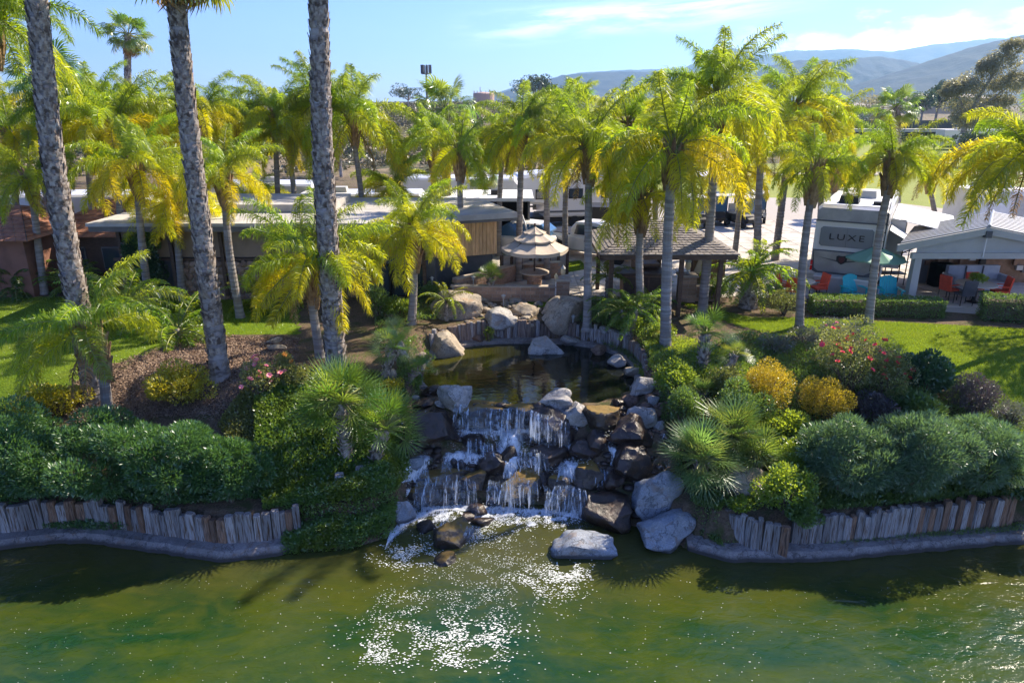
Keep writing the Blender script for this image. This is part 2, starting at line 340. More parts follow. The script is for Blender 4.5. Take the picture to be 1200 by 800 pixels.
def jc(c, j=.15):
    k = 1 + random.uniform(-j, j); return (min(c[0] * k * (1 + random.uniform(-j, j)), 3), c[1] * k, c[2] * k)
GRN, YEL, ORG, BRN = (1.25, 1.3, .8), (2.5, 2.05, .5), (2.9, 2.05, .5), (1.9, .9, .6)
def queen_palm(base, top, label, r0=.17, size=1.0, yellow=.5, n=22, dead=0, name='queen_palm', lean_pt=None, low=True, twin=None):
    base = Vector(base); top = Vector(top); root = empty(name, base, label, 'palm tree', 'queen palms in the garden')
    loc = top - base; mid = loc * .5 + Vector((random.uniform(-.1, .1), random.uniform(-.1, .1), 0))
    b, at, L = ringed_trunk([(0, 0, -.15), tuple(mid), tuple(loc)], r0, r0 * .72); b.obj('trunk', m_ring, root, smooth=False)
    # old leaf bases round the neck
    sb = B(); nb = 16
    for i in range(nb):
        u = max(.55, 1 - 1.15 / L * (1 - i / nb)); p = at(u); a = i * 2.4; d = Vector((math.cos(a), math.sin(a), 0)); rr = r0 * .95
        sb.tube([p + d * rr * .75 - Vector((0, 0, .28)), p + d * rr * 1.1, p + d * (rr * 1.35 + .05) + Vector((0, 0, .30)), p + d * (rr * 1.3 + .16) + Vector((0, 0, .46 + .1 * random.random()))], [.085, .10, .06, .03], 5)
    tag(sb.obj('leaf_bases', m_stub, root), kind=None)
    cl = []
    n = int(n * 1.2)
    for i in range(n):
        u = (i + .5) / n; k = min(5, int(u * 6)) if low else min(4, int(u * 5)); me = random.choice(QF[k])
        yv = min(1, max(0, (u - .32) * 1.7 * (.5 + yellow) + random.uniform(-.25, .25) + (yellow - .35) * .9))
        c = tuple(GRN[j] * (1 - yv) + (ORG if yv > .8 else YEL)[j] * yv for j in range(3)); cl.append((me, random.uniform(-.12, .12), jc(c), random.uniform(.85, 1.05)))
    random.shuffle(cl); place_fronds(root, loc + Vector((0, 0, .15)), cl, random.random() * 6, size)
    for i in range(dead): place_fronds(root, loc + Vector((0, 0, -.1)), [(random.choice(QD), 0, jc((1, 1, 1)), .9)], random.random() * 6, size)
    return root
def fan_crown(root, top, n, size=1.0, cols=((1, 1, 1),), dead=4, up=1.35, down=-.9):
    cl = []
    for i in range(n):
        e = up + (down - up) * ((i + .5) / n) ** .85; c = jc(random.choice(cols), .2)
        if e < -.4: c = (c[0] * 1.5, c[1] * 1.1, c[2] * .8)
        cl.append((random.choice(WF), e, c, random.uniform(.85, 1.1)))
    random.shuffle(cl); place_fronds(root, top, cl, random.random() * 6, size)
    place_fronds(root, (top[0], top[1], top[2] - .1), [(WD[0], -1.1 - .25 * random.random(), jc((1, 1, 1)), .9) for _ in range(dead)], random.random() * 6, size)
def fan_palm(base, top, label, r0, size=1.0, n=30, boots=True, name='fan_palm', dead=5, group='tall fan palms', mid=None, cols=((.9, 1, .9), (1.1, 1.1, .8))):
    base = Vector(base); top = Vector(top); root = empty(name, base, label, 'palm tree', group); loc = top - base
    m_ = Vector(mid) - base if mid is not None else loc * .5
    b, at, L = ringed_trunk([(0, 0, -.2), tuple(m_), tuple(loc)], r0, r0 * .68, .16); b.obj('trunk', m_bark, root)
    if boots:
        sb = B(); rows = int(L / .155)
        for i in range(int(rows * .06), rows):
            u = i / rows; p = at(u); r = r0 + (r0 * .68 - r0) * u; nn = 9
            if u < .16 and random.random() < .4: continue
            for k in range(nn):
                if random.random() < .10: continue
                a = 2 * math.pi * (k + .5 * (i % 2)) / nn + random.uniform(-.12, .12); d = Vector((math.cos(a), math.sin(a), 0)); s = Vector((-d.y, d.x, 0)); w = r * .36 * random.uniform(.8, 1.2)
                h = .23 * random.uniform(.8, 1.25); o = random.uniform(.02, .06); q = p + Vector((0, 0, random.uniform(-.03, .03))); tw = random.choice((-1, 1)) * .6 * w
                sb.add([q + d * r * .97 - s * w, q + d * r * .97 + s * w, q + d * (r + o) + s * (w * .55 + tw * .5) + Vector((0, 0, h)), q + d * (r + o) - s * (w * .55 - tw * .5) + Vector((0, 0, h)),
                        q + d * (r + .022) + Vector((0, 0, h * .35))], [(0, 1, 4), (1, 2, 4), (2, 3, 4), (3, 0, 4)])
        tag(sb.obj('old_leaf_bases', m_boot, root), kind='stuff')
    fan_crown(root, loc, n, size, dead=dead, cols=cols); return root
def mini_fan(base, hgt, label, size, n, lean=(0, 0), r0=.11, name='small_fan_palm', col=(1, 1, 1), dead=0, up=1.4, down=-.5, meshes=CF, group='low fan palms'):
    root = empty(name, base, label, 'palm tree', group); top = Vector((lean[0], lean[1], hgt)); b = B()
    pts = [Vector((0, 0, -.1)), top * .5 + Vector((lean[0] * -.1, 0, 0)), top]; b.tube(pts, [r0 * 1.05, r0 * .95, r0], 9, jit=.1)
    for i in range(int(46 * max(.5, hgt))):
        u = i / (46 * max(.5, hgt)); p = top * u; a = i * 2.4; d = Vector((math.cos(a), math.sin(a), 0))
        b.tube([p + d * r0 * .8, p + d * (r0 * 1.15) + Vector((0, 0, .05)), p + d * (r0 * 1.5) + Vector((0, 0, .12))], [.03, .025, .008], 4)
    b.obj('trunk', m_boot, root)
    cl = [(random.choice(meshes), up + (down - up) * (i + .5) / n, jc(col, .25), random.uniform(.8, 1.15)) for i in range(n)]; random.shuffle(cl)
    place_fronds(root, top, cl, random.random() * 6, size, r0=.05)
    if dead: place_fronds(root, top, [(WD[0], -1.1, jc((1, 1, 1)), .6) for _ in range(dead)], 1, size)
    return root
def feather_palm(base, hgt, label, size, n, r0=.09, lean=(0, 0), col=(.9, 1, .9), low=3, name='date_palm', group='small feather palms'):
    root = empty(name, base, label, 'palm tree', group); top = Vector((lean[0], lean[1], hgt)); b = B()
    b.tube([(0, 0, -.1), top * .5, top, top + Vector((0, 0, .15 * size))], [r0 * 1.1, r0, r0 * 1.25, r0 * .5], 9, jit=.15)
    for i in range(int(40 * max(.5, hgt))):
        p = top * (i / (40 * max(.5, hgt))); a = i * 2.4; d = Vector((math.cos(a), math.sin(a), 0)); b.tube([p + d * r0 * .8, p + d * (r0 * 1.3) + Vector((0, 0, .07))], [.035, .012], 4)
    b.obj('trunk', m_boot, root)
    cl = [(DF[min(low, int((i + .5) / n * (low + 1)))], random.uniform(-.15, .15), jc(col, .2), random.uniform(.85, 1.1)) for i in range(n)]; random.shuffle(cl)
    place_fronds(root, top, cl, random.random() * 6, size, r0=.04); return root
# ---------------------------------------------------------------- shrubs and leaf masses
def leaf_arrays(P0, D, ln, wd):
    n = len(P0); D = D / (np.linalg.norm(D, axis=1, keepdims=True) + 1e-9); r = rng.normal(size=(n, 3)); S = np.cross(D, r); S /= np.linalg.norm(S, axis=1, keepdims=True) + 1e-9
    Nn = np.cross(D, S); ln = np.asarray(ln).reshape(-1, 1) * np.ones((n, 1)); w = ln * wd / 2
    V = np.stack([P0, P0 + D * ln * .45 + S * w + Nn * ln * .08, P0 + D * ln, P0 + D * ln * .45 - S * w + Nn * ln * .08], 1); return V.reshape(-1, 3)
def lobes(rad, nl, seed, flat=.0):
    r = np.random.default_rng(seed); L = []
    for i in range(nl):
        d = r.normal(size=3); d[2] = abs(d[2]) * .9 - .1; d /= np.linalg.norm(d); k = r.uniform(.45, .80) if nl < 30 else r.uniform(.55, .88)
        L.append((d * k * np.array(rad), r.uniform(.28, .46) if nl < 30 else r.uniform(.15, .34)))
    L.append((np.zeros(3), .62)); return L
def foliage_pts(rad, n, seed, nl=14):
    r = np.random.default_rng(seed); L = lobes(rad, nl, seed); rad = np.array(rad); w = np.array([s ** 2 for _, s in L]); w /= w.sum(); ch = r.choice(len(L), n, p=w)
    cen = np.array([l[0] for l in L])[ch]; s = np.array([l[1] for l in L])[ch]
    d = r.normal(size=(n, 3)); d /= np.linalg.norm(d, axis=1, keepdims=True); rr = 1 - np.abs(r.normal(size=n)) * .16
    p = cen + d * rad * (s * rr)[:, None]; return p, d
def shrub(px, py, w, h, label, mat, n=5000, leaf=.09, wd=.4, cat='shrub', name='shrub', group=None, deep=.9, up=.3, seed=None, nl=14, base=None, flowers=None, z=None):
    b0 = base if base is not None else Pt(px, py); s = PX(b0); seed = seed or int(px * 7 + py * 13)
    rad = (w * s / 2, w * s / 2 * deep, h * s * .56); root = empty(name, b0, label, cat, group)
    p, d = foliage_pts(rad, n, seed, nl); p[:, 2] += rad[2] * .78; k = p[:, 2] > -.05; p = p[k]; d = d[k]
    D = d + np.random.default_rng(seed).normal(size=d.shape) * .45 + np.array((0, 0, up))
    link('foliage', np_mesh('foliage', leaf_arrays(p, D, rng.uniform(.7, 1.25, len(p)) * leaf, wd), 4, mat), root)
    b = B()
    for i in range(9):
        a = i * 2.4; q = Vector((math.cos(a) * rad[0] * .6, math.sin(a) * rad[1] * .6, rad[2] * random.uniform(.8, 1.4))); b.tube([(0, 0, -.05), q * .5 + Vector((0, 0, .1)), q], [.035, .022, .008], 5)
    b.obj('branches', m_twig, root)
    if flowers:
        fm, nf, fs = flowers; k2 = [i for i in range(len(p)) if d[i][1] < .35 and d[i][2] > -.3]
        for i in random.sample(k2, min(nf, len(k2))):
            o = link('flower', fm, root, loc=p[i] + d[i] * .06, rot=(random.uniform(-.8, .8), random.uniform(-.8, .8), random.uniform(0, 6)), scale=fs * random.uniform(.7, 1.2))
    return root
def in_poly(x, y, poly):
    ins = np.zeros(len(x), bool); n = len(poly); j = n - 1
    for i in range(n):
        xi, yi = poly[i]; xj, yj = poly[j]
        c = ((yi > y) != (yj > y)) & (x < (xj - xi) * (y - yi) / (yj - yi + 1e-12) + xi); ins ^= c; j = i
    return ins
def wpoly(pxs): return [tuple(Pt(a, b)[:2]) for a, b in pxs]
def scatter(poly, n):
    a = np.array(poly); lo, hi = a.min(0), a.max(0); X = rng.uniform(lo[0], hi[0], n * 3); Y = rng.uniform(lo[1], hi[1], n * 3); k = in_poly(X, Y, poly); return X[k][:n], Y[k][:n]
def cover(name, pxs, n, leaf, wd, mat, label, cat, hgt=.12, lump=.25, up=.8, poly=None, lumpf=1.7, off=0):
    X, Y = scatter(poly or wpoly(pxs), n); Z = ht(X, Y); l = np.clip(wob(X * lumpf + 3, Y * lumpf * 1.2) * .5 + .5, 0, 1) * lump
    u = rng.random(len(X)); P0 = np.stack([X, Y, Z + off + l * (.35 + .65 * u) + hgt * u], 1)
    D = rng.normal(size=P0.shape) * .8; D[:, 2] = np.abs(D[:, 2]) * .6 + up; D[:, 1] -= .3
    return tag(link(name, np_mesh(name, leaf_arrays(P0, D, rng.uniform(.6, 1.3, len(X)) * leaf, wd), 4, mat)), label, cat, kind='stuff')
# ================================================================ SETTING
def terrain_mat():
    m, t, out = newmat('ground'); b = N(t, 'ShaderNodeBsdfPrincipled'); t.links.new(b.outputs[0], out.inputs[0]); b.inputs['Roughness'].default_value = .95; b.inputs['Specular IOR Level'].default_value = .1
    p = N(t, 'ShaderNodeNewGeometry').outputs['Position']; at = N(t, 'ShaderNodeAttribute', attribute_name='zone'); s = N(t, 'ShaderNodeSeparateColor'); t.links.new(at.outputs['Color'], s.inputs[0])
    big = noise_n(t, p, .35, 6).outputs[0]; med = noise_n(t, p, 2.5, 6, .6).outputs[0]; fine = noise_n(t, p, 22, 5, .7).outputs[0]
    soil = mixc(t, sstep(t, fine, .35, .65), (.085, .06, .04), (.17, .125, .085)); soil = mixc(t, sstep(t, med, .45, .65), soil, (.07, .075, .03))
    dry = mixc(t, sstep(t, noise_n(t, p, .22, 8, .7).outputs[0], .45, .56), (.24, .19, .13), (.075, .08, .045)); sp_ = N(t, 'ShaderNodeSeparateXYZ'); t.links.new(p, sp_.inputs[0])
    col = mixc(t, sstep(t, sp_.outputs[1], 60, 90), soil, dry)
    mulch = mixc(t, sstep(t, fine, .38, .6), (.05, .032, .024), (.25, .18, .135)); lawn = mixc(t, sstep(t, med, .3, .7), (.10, .17, .012), (.15, .22, .018)); lawn = mixc(t, math_n(t, 'MULTIPLY', sstep(t, big, .5, .7), .4), lawn, (.20, .19, .04)); lawn = mixc(t, math_n(t, 'MULTIPLY', sstep(t, fine, .45, .65), .5), lawn, (.06, .10, .01))
    j = math_n(t, 'MULTIPLY', math_n(t, 'SUBTRACT', med, .5), .5)
    f = lambda c: sstep(t, math_n(t, 'ADD', s.outputs[c], j), .4, .6)
    col = mixc(t, f(1), col, mulch); col = mixc(t, f(0), col, lawn)
    col = mixc(t, f(2), col, mixc(t, big, (.20, .24, .06), (.28, .30, .09))); t.links.new(col, b.inputs[0])
    bn = N(t, 'ShaderNodeBump'); bn.inputs['Strength'].default_value = .8; bn.inputs['Distance'].default_value = .04; t.links.new(fine, bn.inputs['Height']); t.links.new(bn.outputs[0], b.inputs['Normal']); return m
m_twig = M('twig', (.16, .12, .09), (.10, .075, .055), 6, .9)
lawn_px = [[(-60, 480), (0, 474), (60, 450), (130, 428), (200, 405), (250, 392), (350, 392), (352, 345), (200, 345), (-60, 350)],
           [(790, 352), (880, 372), (945, 372), (1330, 392), (1330, 485), (1200, 470), (1150, 462), (1080, 424), (1010, 398), (900, 392), (835, 372)],
           [(590, 352), (645, 352), (645, 360), (590, 360)]]
mulch_px = [[(150, 430), (240, 395), (350, 398), (345, 440), (300, 480), (180, 492), (100, 470)], [(880, 385), (960, 395), (960, 420), (890, 440)]]
field_px = [(985, 170), (1500, 170), (1500, 246), (1040, 246)]
xs = np.concatenate([-np.geomspace(6000, 26, 46), np.arange(-25.5, 26, .19), np.geomspace(26.5, 6000, 46)]); ys_ = np.concatenate([[10., 12], np.arange(13.2, 30, .16), np.geomspace(30.5, 6200, 90)])
XX, YY = np.meshgrid(xs, ys_); ZZ = ht(XX, YY); nx, ny = len(xs), len(ys_)
idx = (np.arange(ny - 1)[:, None] * nx + np.arange(nx - 1)[None]).ravel(); idx = np.stack([idx, idx + 1, idx + nx + 1, idx + nx], 1)
me = np_mesh('ground', np.stack([XX, YY, ZZ], -1).reshape(-1, 3), 4, terrain_mat(), True, idx)
zc = np.zeros((nx * ny, 4), np.float32); zc[:, 3] = 1; fx, fy = XX.ravel(), YY.ravel()
for pl in lawn_px: zc[in_poly(fx, fy, [tuple(P(a, b, G)[:2]) for a, b in pl]), 0] = 1
for pl in mulch_px: zc[in_poly(fx, fy, wpoly(pl)), 1] = 1
zc[in_poly(fx, fy, [tuple(P(a, b, G)[:2]) for a, b in field_px]), 2] = 1
zc[(fy > 47) & (fy < 90) & (fx < 60) & (fx > 12), 2] = 1
zc[(fx < -12) & (fy > 19) & (fy < 28), 0] *= 1
at = me.color_attributes.new('zone', 'FLOAT_COLOR', 'POINT'); at.data.foreach_set('color', zc.ravel())
tag(link('ground', me), 'planted bank, lawn and dry ground rising from the lake', kind='structure')
# lake
def water_mat(name, kind):
    m, t, out = newmat(name); b = N(t, 'ShaderNodeBsdfPrincipled'); t.links.new(b.outputs[0], out.inputs[0]); b.inputs['Roughness'].default_value = .04; b.inputs['IOR'].default_value = 1.33; b.inputs['Specular IOR Level'].default_value = .7
    p = N(t, 'ShaderNodeNewGeometry').outputs['Position']
    mp = N(t, 'ShaderNodeMapping'); mp.inputs['Scale'].default_value = (.33, .62, 1); mp.inputs['Rotation'].default_value = (0, 0, R(-14)); t.links.new(p, mp.inputs[0])
    if kind == 'lake':
        a = noise_n(t, mp.outputs[0], 1.05, 5, .55, .8).outputs[0]; c = noise_n(t, mp.outputs[0], 3.5, 6, .6, 1.0).outputs[0]
        col = mixc(t, sstep(t, a, .34, .68), (.007, .036, .009), (.038, .058, .004)); col = mixc(t, math_n(t, 'MULTIPLY', sstep(t, c, .42, .75), .4), col, (.064, .084, .004))
        sx = N(t, 'ShaderNodeSeparateXYZ'); t.links.new(p, sx.inputs[0])
        sh = math_n(t, 'MULTIPLY', sstep(t, math_n(t, 'ADD', sx.outputs[1], math_n(t, 'MULTIPLY', c, 2.0)), 11.8, 15.2), .75); col = mixc(t, sh, col, (.060, .055, .015))
        mp2 = N(t, 'ShaderNodeMapping'); mp2.inputs['Scale'].default_value = (1, 1.7, 1); mp2.inputs['Rotation'].default_value = (0, 0, R(-25)); t.links.new(p, mp2.inputs[0])
        h = math_n(t, 'ADD', noise_n(t, mp2.outputs[0], 1.6, 3, .5, .6).outputs[0], math_n(t, 'MULTIPLY', noise_n(t, mp2.outputs[0], 8, 4, .6, .5).outputs[0], .26)); dist, st = .032, 1.0
    else:
        a = noise_n(t, p, .8, 5).outputs[0]; sx = N(t, 'ShaderNodeSeparateXYZ'); t.links.new(p, sx.inputs[0])
        lf = math_n(t, 'SUBTRACT', 1.0, sstep(t, math_n(t, 'ADD', sx.outputs[0], a), -1.6, 1.2))
        col = mixc(t, lf, (.008, .010, .007), (.045, .045, .005)); h = noise_n(t, mp.outputs[0], 7, 3, .5).outputs[0]; dist, st = .012, .6
    if kind != 'lake': b.inputs['IOR'].default_value = 1.5
    t.links.new(col, b.inputs[0])
    bn = N(t, 'ShaderNodeBump'); bn.inputs['Strength'].default_value = st; bn.inputs['Distance'].default_value = dist; t.links.new(h, bn.inputs['Height']); t.links.new(bn.outputs[0], b.inputs['Normal']); return m
b = B(); b.add([(-4000, -550, 0), (4000, -550, 0), (4000, 19, 0), (-4000, 19, 0)], [(0, 1, 2, 3)]); tag(b.obj('water', water_mat('lake_water', 'lake')), 'green lake water with ripples and algae', kind='structure')
b = B(); n = 64; b.add([(PCX + PRX * 1.03 * np.sign(math.cos(a)) * abs(math.cos(a)) ** .8, PCY + PRY * 1.03 * np.sign(math.sin(a)) * abs(math.sin(a)) ** .8, PZ) for a in [2 * math.pi * k / n for k in range(n)]], [tuple(range(n))])
tag(b.obj('pond_water', water_mat('pond_water', 'pond')), 'still dark water of the upper pond', kind='structure')
# concrete shore ledges
m_ledge = rockM('gravel_concrete', (.27, .25, .24), (.19, .175, .165), (.36, .34, .33), .9, (.06, .08, .02), -.1)
m_old = M('gravel_concrete_plain', (.17, .16, .155), (.30, .285, .28), 9, .9, .8, 40, c3=(.17, .15, .13), s3=1.5)
def ledge(px0, px1, label):
    x0, x1 = P(px0, 645, 0).x, P(px1, 645, 0).x; n = int((x1 - x0) / .12); secs = []
    for i in range(n + 1):
        x = x0 + (x1 - x0) * i / n; y = float(np.interp(x, SX, SY)) + .05 * noise.noise((x * 3, 0, 0)); j = .04 * noise.noise((x * 6, 5, 0))
        secs.append([(x, y - .16 + j, -.25), (x, y - .1 + j, .08 + j), (x, y + .02, .2 + j * .4), (x, y + .36, .22 + j * .5), (x, y + .36, -.25)])
    b = B(); b.loft(secs); tag(b.obj('shore_ledge', m_ledge), label, kind='structure')
ledge(-120, 345, 'grey gravelly ledge along the left shore'); ledge(806, 1330, 'grey gravelly ledge along the right shore')
secs = []
def ringpt(a, k): return (PCX + PRX * k * np.sign(math.cos(a)) * abs(math.cos(a)) ** .8, PCY + PRY * k * np.sign(math.sin(a)) * abs(math.sin(a)) ** .8)
for i in range(90):
    a = R(-28 + 236 * i / 89); j = .03 * noise.noise((a * 9, 0, 0)); secs.append([(*ringpt(a, .985), 1.5), (*ringpt(a, .99), PZ + .10 + j), (*ringpt(a, 1.02), PZ + .13 + j), (*ringpt(a, 1.07), PZ + .15 + j), (*ringpt(a, 1.07), 1.5)])
b = B(); b.loft(secs); tag(b.obj('pond_ledge', m_ledge), 'curved grey ledge around the back of the upper pond', kind='structure')
# stake walls
m_stake = M('weathered_timber', (.25, .235, .23), (.36, .35, .35), 5, .9, .9, 18, .32, stretch=(4, 4, .7), c3=(.11, .065, .035), s3=2.4)
m_stake2 = M('rusty_timber', (.20, .10, .05), (.28, .20, .15), 5, .9, .9, 18, .3, stretch=(4, 4, .7), c3=(.07, .05, .04), s3=2.4)
m_stake3 = M('brown_timber', (.17, .125, .10), (.25, .20, .17), 5, .9, .9, 18, .3, stretch=(4, 4, .7), c3=(.08, .055, .045), s3=2.4)
def stake_mesh(seed, m):
    r = random.Random(seed); n = 8; rad = [(.5 * (1 + r.uniform(-.14, .1)) / max(abs(math.cos(a)), abs(math.sin(a))) ** .55) for a in [2 * math.pi * k / n for k in range(n)]]; b = B(); sl = r.uniform(-.15, .15)
    secs = [[(rad[k] * math.cos(2 * math.pi * k / n) * w, rad[k] * math.sin(2 * math.pi * k / n) * w, z + (sl * .12 * math.cos(2 * math.pi * k / n) if z > .9 else 0)) for k in range(n)] for z, w in ((-.25, 1), (.5, .97), (.96, .94), (1.0, .82))]
    b.loft(secs); return b.mesh('stake', m)
STK = [[stake_mesh(k + 10 * q, m) for k in range(5)] for q, m in enumerate((m_stake, m_stake2, m_stake3))]
def stake_wall(label, pts, zb, h, wd, rusty=.18, hv=.16, mix=(0, 1), lean=.025):
    pts = [Vector((p[0], p[1], 0)) for p in pts]; root = empty('timber_stake_wall', (pts[0].x, pts[0].y, zb), label, 'retaining wall'); cum = [0]
    for i in range(len(pts) - 1): cum.append(cum[-1] + (pts[i + 1] - pts[i]).length)
    s = 0; k = 0
    while s < cum[-1] and k < 290:
        w = wd * random.uniform(.72, 1.25); q = s + w / 2; i = max(0, min(len(pts) - 2, int(np.searchsorted(cum, q)) - 1)); f = (q - cum[i]) / max(1e-6, cum[i + 1] - cum[i]); p = pts[i].lerp(pts[i + 1], f); d = pts[i + 1] - pts[i]
        o = link('stake', random.choice(STK[mix[1] if random.random() < rusty else mix[0]]), root, loc=(p.x - pts[0].x, p.y - pts[0].y + random.uniform(-.02, .02), 0), rot=(random.uniform(-lean, lean) * .6, random.uniform(-lean, lean), math.atan2(d.y, d.x) + random.uniform(-.1, .1)))
        o.scale = (w * 1.1, wd * random.uniform(.8, 1.1), (h(q / cum[-1]) if callable(h) else h) * (1 + random.uniform(-hv, hv * .6))); s += w; k += 1
    return root
def shore_pts(a, b, off, n=24):
    xa, xb = P(a, 640, 0).x, P(b, 640, 0).x; return [(x, float(np.interp(x, SX, SY)) + off) for x in np.linspace(xa, xb, n)]
stake_wall('long grey timber stake wall under the dark hedge on the left shore', shore_pts(-40, 352, .36), .16, lambda u: .80 - .06 * math.sin(u * 3), .185)
stake_wall('straight pale timber stake wall under the hedge on the right shore', shore_pts(922, 1192, .36, 18), .2, lambda u: .66 + .22 * u, .175, .22)
stake_wall('short curved timber stake wall holding back boulders right of the waterfall', [tuple(P(a, b, .15)[:2]) for a, b in ((834, 612), (842, 622), (858, 633), (880, 643), (914, 648))], .15, .78, .17, .2)
stake_wall('low brown timber stake wall behind the upper pond, left of the boulders', [ringpt(R(a), 1.10) for a in range(150, 90, -6)], PZ + .02, lambda u: .74, .155, .5, .12, (2, 0))
stake_wall('dark brown timber stake wall behind the upper pond between the boulders', [ringpt(R(a), 1.10) for a in range(96, 64, -5)], PZ + .02, .72, .155, .3, .12, (2, 0))
stake_wall('grey timber stake wall curving down the right side of the upper pond', [ringpt(R(a), 1.10) for a in range(63, -16, -6)], PZ + .0, lambda u: .72 - .12 * u, .165, .25, .2, (0, 2))
# ---------------------------------------------------------------- rocks
ICO = {}
for sd in (3, 4):
    bm = bmesh.new(); bmesh.ops.create_icosphere(bm, subdivisions=sd, radius=1); ICO[sd] = (np.array([v.co[:] for v in bm.verts]), [tuple(v.index for v in f.verts) for f in bm.faces]); bm.free()
def rock_mesh(seed, rad, mat, sub=3, cuts=13, rough=.13):
    V, Fc = ICO[sub]; V = V.copy(); r = np.random.default_rng(seed)
    for i in range(cuts):
        n = r.normal(size=3); n /= np.linalg.norm(n); d = r.uniform(.50, .84); k = V @ n - d; V -= np.where(k > 0, k * .93, 0)[:, None] * n
    V *= 1.22; off = r.uniform(0, 99, 3); nz = np.array([noise.fractal(Vector(v * 1.8 + off), 1.0, 2.2, 5) for v in V]); rd = np.array([noise.noise(Vector(v * .9 + off)) for v in V])
    V *= (1 + rough * nz + .12 * rd)[:, None]; V *= np.array(rad); me = np_mesh('rock', V, 3, mat, True, np.array(Fc)); 
    me.polygons.foreach_set('use_smooth', np.ones(len(Fc), bool)); me.set_sharp_from_angle(angle=R(34)) if hasattr(me, 'set_sharp_from_angle') else None; return me
def rock(px, py, w, h, kind, label, lift=.12, deep=.85, rz=None, z=None, group=None, cat='boulder', tilt=0, sink=0, flat=1.0):
    b0 = Pt(px, py + h * .25) if z is None else P(px, py + h * .25, z)
    if b0.z < -.06: b0 = P(px, py + h * .25, -.06)
    s = PX(b0); rx = w * s / 2; ry = rx * deep; rz_ = max(.5 * h * s * flat, .05) * .95; seed = int(px * 31 + py * 17)
    o = link('boulder' if w > 24 else 'rock', rock_mesh(seed, (rx, ry, rz_), RK[kind], 4 if w > 27 else 3, rough=.14 if w > 24 else .08), None, (b0.x, b0.y + ry * .15, b0.z + rz_ * (lift + .25) - sink), (random.uniform(-.15, .15) + tilt, random.uniform(-.15, .15), random.uniform(0, .5)))
    return tag(o, label, cat if w > 24 else 'rock', group)
FB = 'boulders of the waterfall'
rocks = [(510, 498, 64, 50, 'w', 'large dark wet boulder left of the main fall with a brown top'), (535, 465, 44, 34, 'g', 'pale grey boulder leaning over the left end of the pond lip'),
 (572, 486, 62, 30, 'm', 'wide mossy lip boulder the main fall pours over, left half'), (640, 492, 58, 40, 'w', 'dark wet lip boulder right of the main fall'),
 (607, 487, 40, 26, 'm', 'mossy lip boulder under the middle of the main fall'),
 (652, 469, 46, 22, 'g', 'flat pale grey boulder on the pond lip right of the fall'), (676, 485, 38, 38, 'g', 'upright pale granite boulder below the flat lip boulder'), (706, 486, 42, 36, 'm', 'brown wet boulder with trickles right of the upright pale one'),
 (738, 508, 44, 44, 'w', 'dark wet boulder at the right edge of the upper cascade'), (755, 489, 34, 36, 'g', 'pale slab boulder leaning on the dark wet one at the right edge'), (730, 446, 42, 26, 'g', 'pale grey boulder at the right corner of the upper pond'),
 (754, 454, 32, 24, 'g', 'second pale boulder beside the right corner of the upper pond'), (738, 467, 22, 20, 'b', 'small brown rock below the corner boulders'), (724, 473, 16, 15, 'w', 'small black wet rock below the corner boulders'),
 (643, 530, 50, 32, 'w', 'dark wet boulder in the middle of the cascade'), (684, 528, 32, 26, 'w', 'dark rounded boulder with a small fall, mid cascade'), (701, 519, 26, 32, 'w', 'tall dark boulder right of the small middle fall'),
 (738, 543, 56, 46, 'w', 'big brown-black wet boulder above the big blue-grey boulder'), (573, 542, 36, 32, 'w', 'dark wet boulder between the two left streams'), (596, 537, 24, 30, 'w', 'small dark wet boulder beside the white main stream'),
 (520, 560, 50, 26, 'm', 'mossy boulder with orange-green top at the lower left cascade'), (499, 579, 38, 28, 'm', 'brown mossy boulder beside the pale one at the lower left'), (486, 545, 24, 22, 'u', 'small pale rock under the fan palms at the left edge'),
 (556, 563, 40, 26, 'm', 'green-brown boulder beneath the two left streams'), (613, 568, 58, 34, 'm', 'wide mossy boulder in the middle of the lowest tier'), (662, 572, 42, 34, 'm', 'brown wet boulder on the lowest tier with white water over it'),
 (713, 598, 74, 58, 'w', 'largest dark wet boulder at the foot of the cascade'), (766, 580, 62, 62, 'u', 'large smooth blue-grey boulder right of the cascade'), (781, 622, 64, 48, 'u', 'blue-grey boulder with a brown stain at the lake edge'),
 (471, 598, 32, 38, 'u', 'pale grey boulder at the left foot of the cascade'), (526, 626, 50, 38, 'm', 'brown boulder in the foam at the foot of the cascade'), (566, 612, 26, 18, 'w', 'low dark rock in the foam right of the foot boulder'), (548, 607, 22, 18, 'w', 'small dark rock in the foam between the lowest falls'), (498, 618, 22, 18, 'w', 'small dark rock in the foam left of the foot boulder'), (560, 598, 24, 22, 'w', 'small black rock in the splash at the foot of the cascade'),
 (757, 477, 15, 11, 'b', 'orange-brown pebble beside the corner boulders'), (747, 521, 13, 10, 'g', 'small pale stone on the dark boulder at the right'), (486, 487, 10, 8, 'g', 'small pale stone on the dark boulder at the left'),
 (602, 580, 26, 20, 'w', 'low dark rock beside the thin white spout'), (640, 560, 26, 18, 'w', 'dark rock between the lowest mossy boulders'), (690, 556, 44, 26, 'm', 'low brown rock above the largest dark boulder'), (476, 520, 26, 30, 'w', 'dark rock under the fan palms beside the stream'),
 (720, 560, 30, 24, 'w', 'dark rock wedged above the largest boulder'), (660, 508, 34, 28, 'w', 'dark rock under the upright pale boulder'), (555, 515, 26, 24, 'w', 'dark wet rock at the foot of the left fall'), (713, 463, 26, 14, 'b', 'flat ochre rock at the right of the pond lip')]
for px, py, w, h, k, lb in rocks: rock(px, py, w, h, k, lb, group=FB)
rock(688, 637, 66, 44, 'u', 'flat pale boulder standing alone in the lake below the cascade', z=-.02, lift=.0, flat=.8, deep=.75)
rock(525, 655, 30, 14, 'm', 'orange mossy rock just breaking the lake surface', z=-.05, lift=-.1)
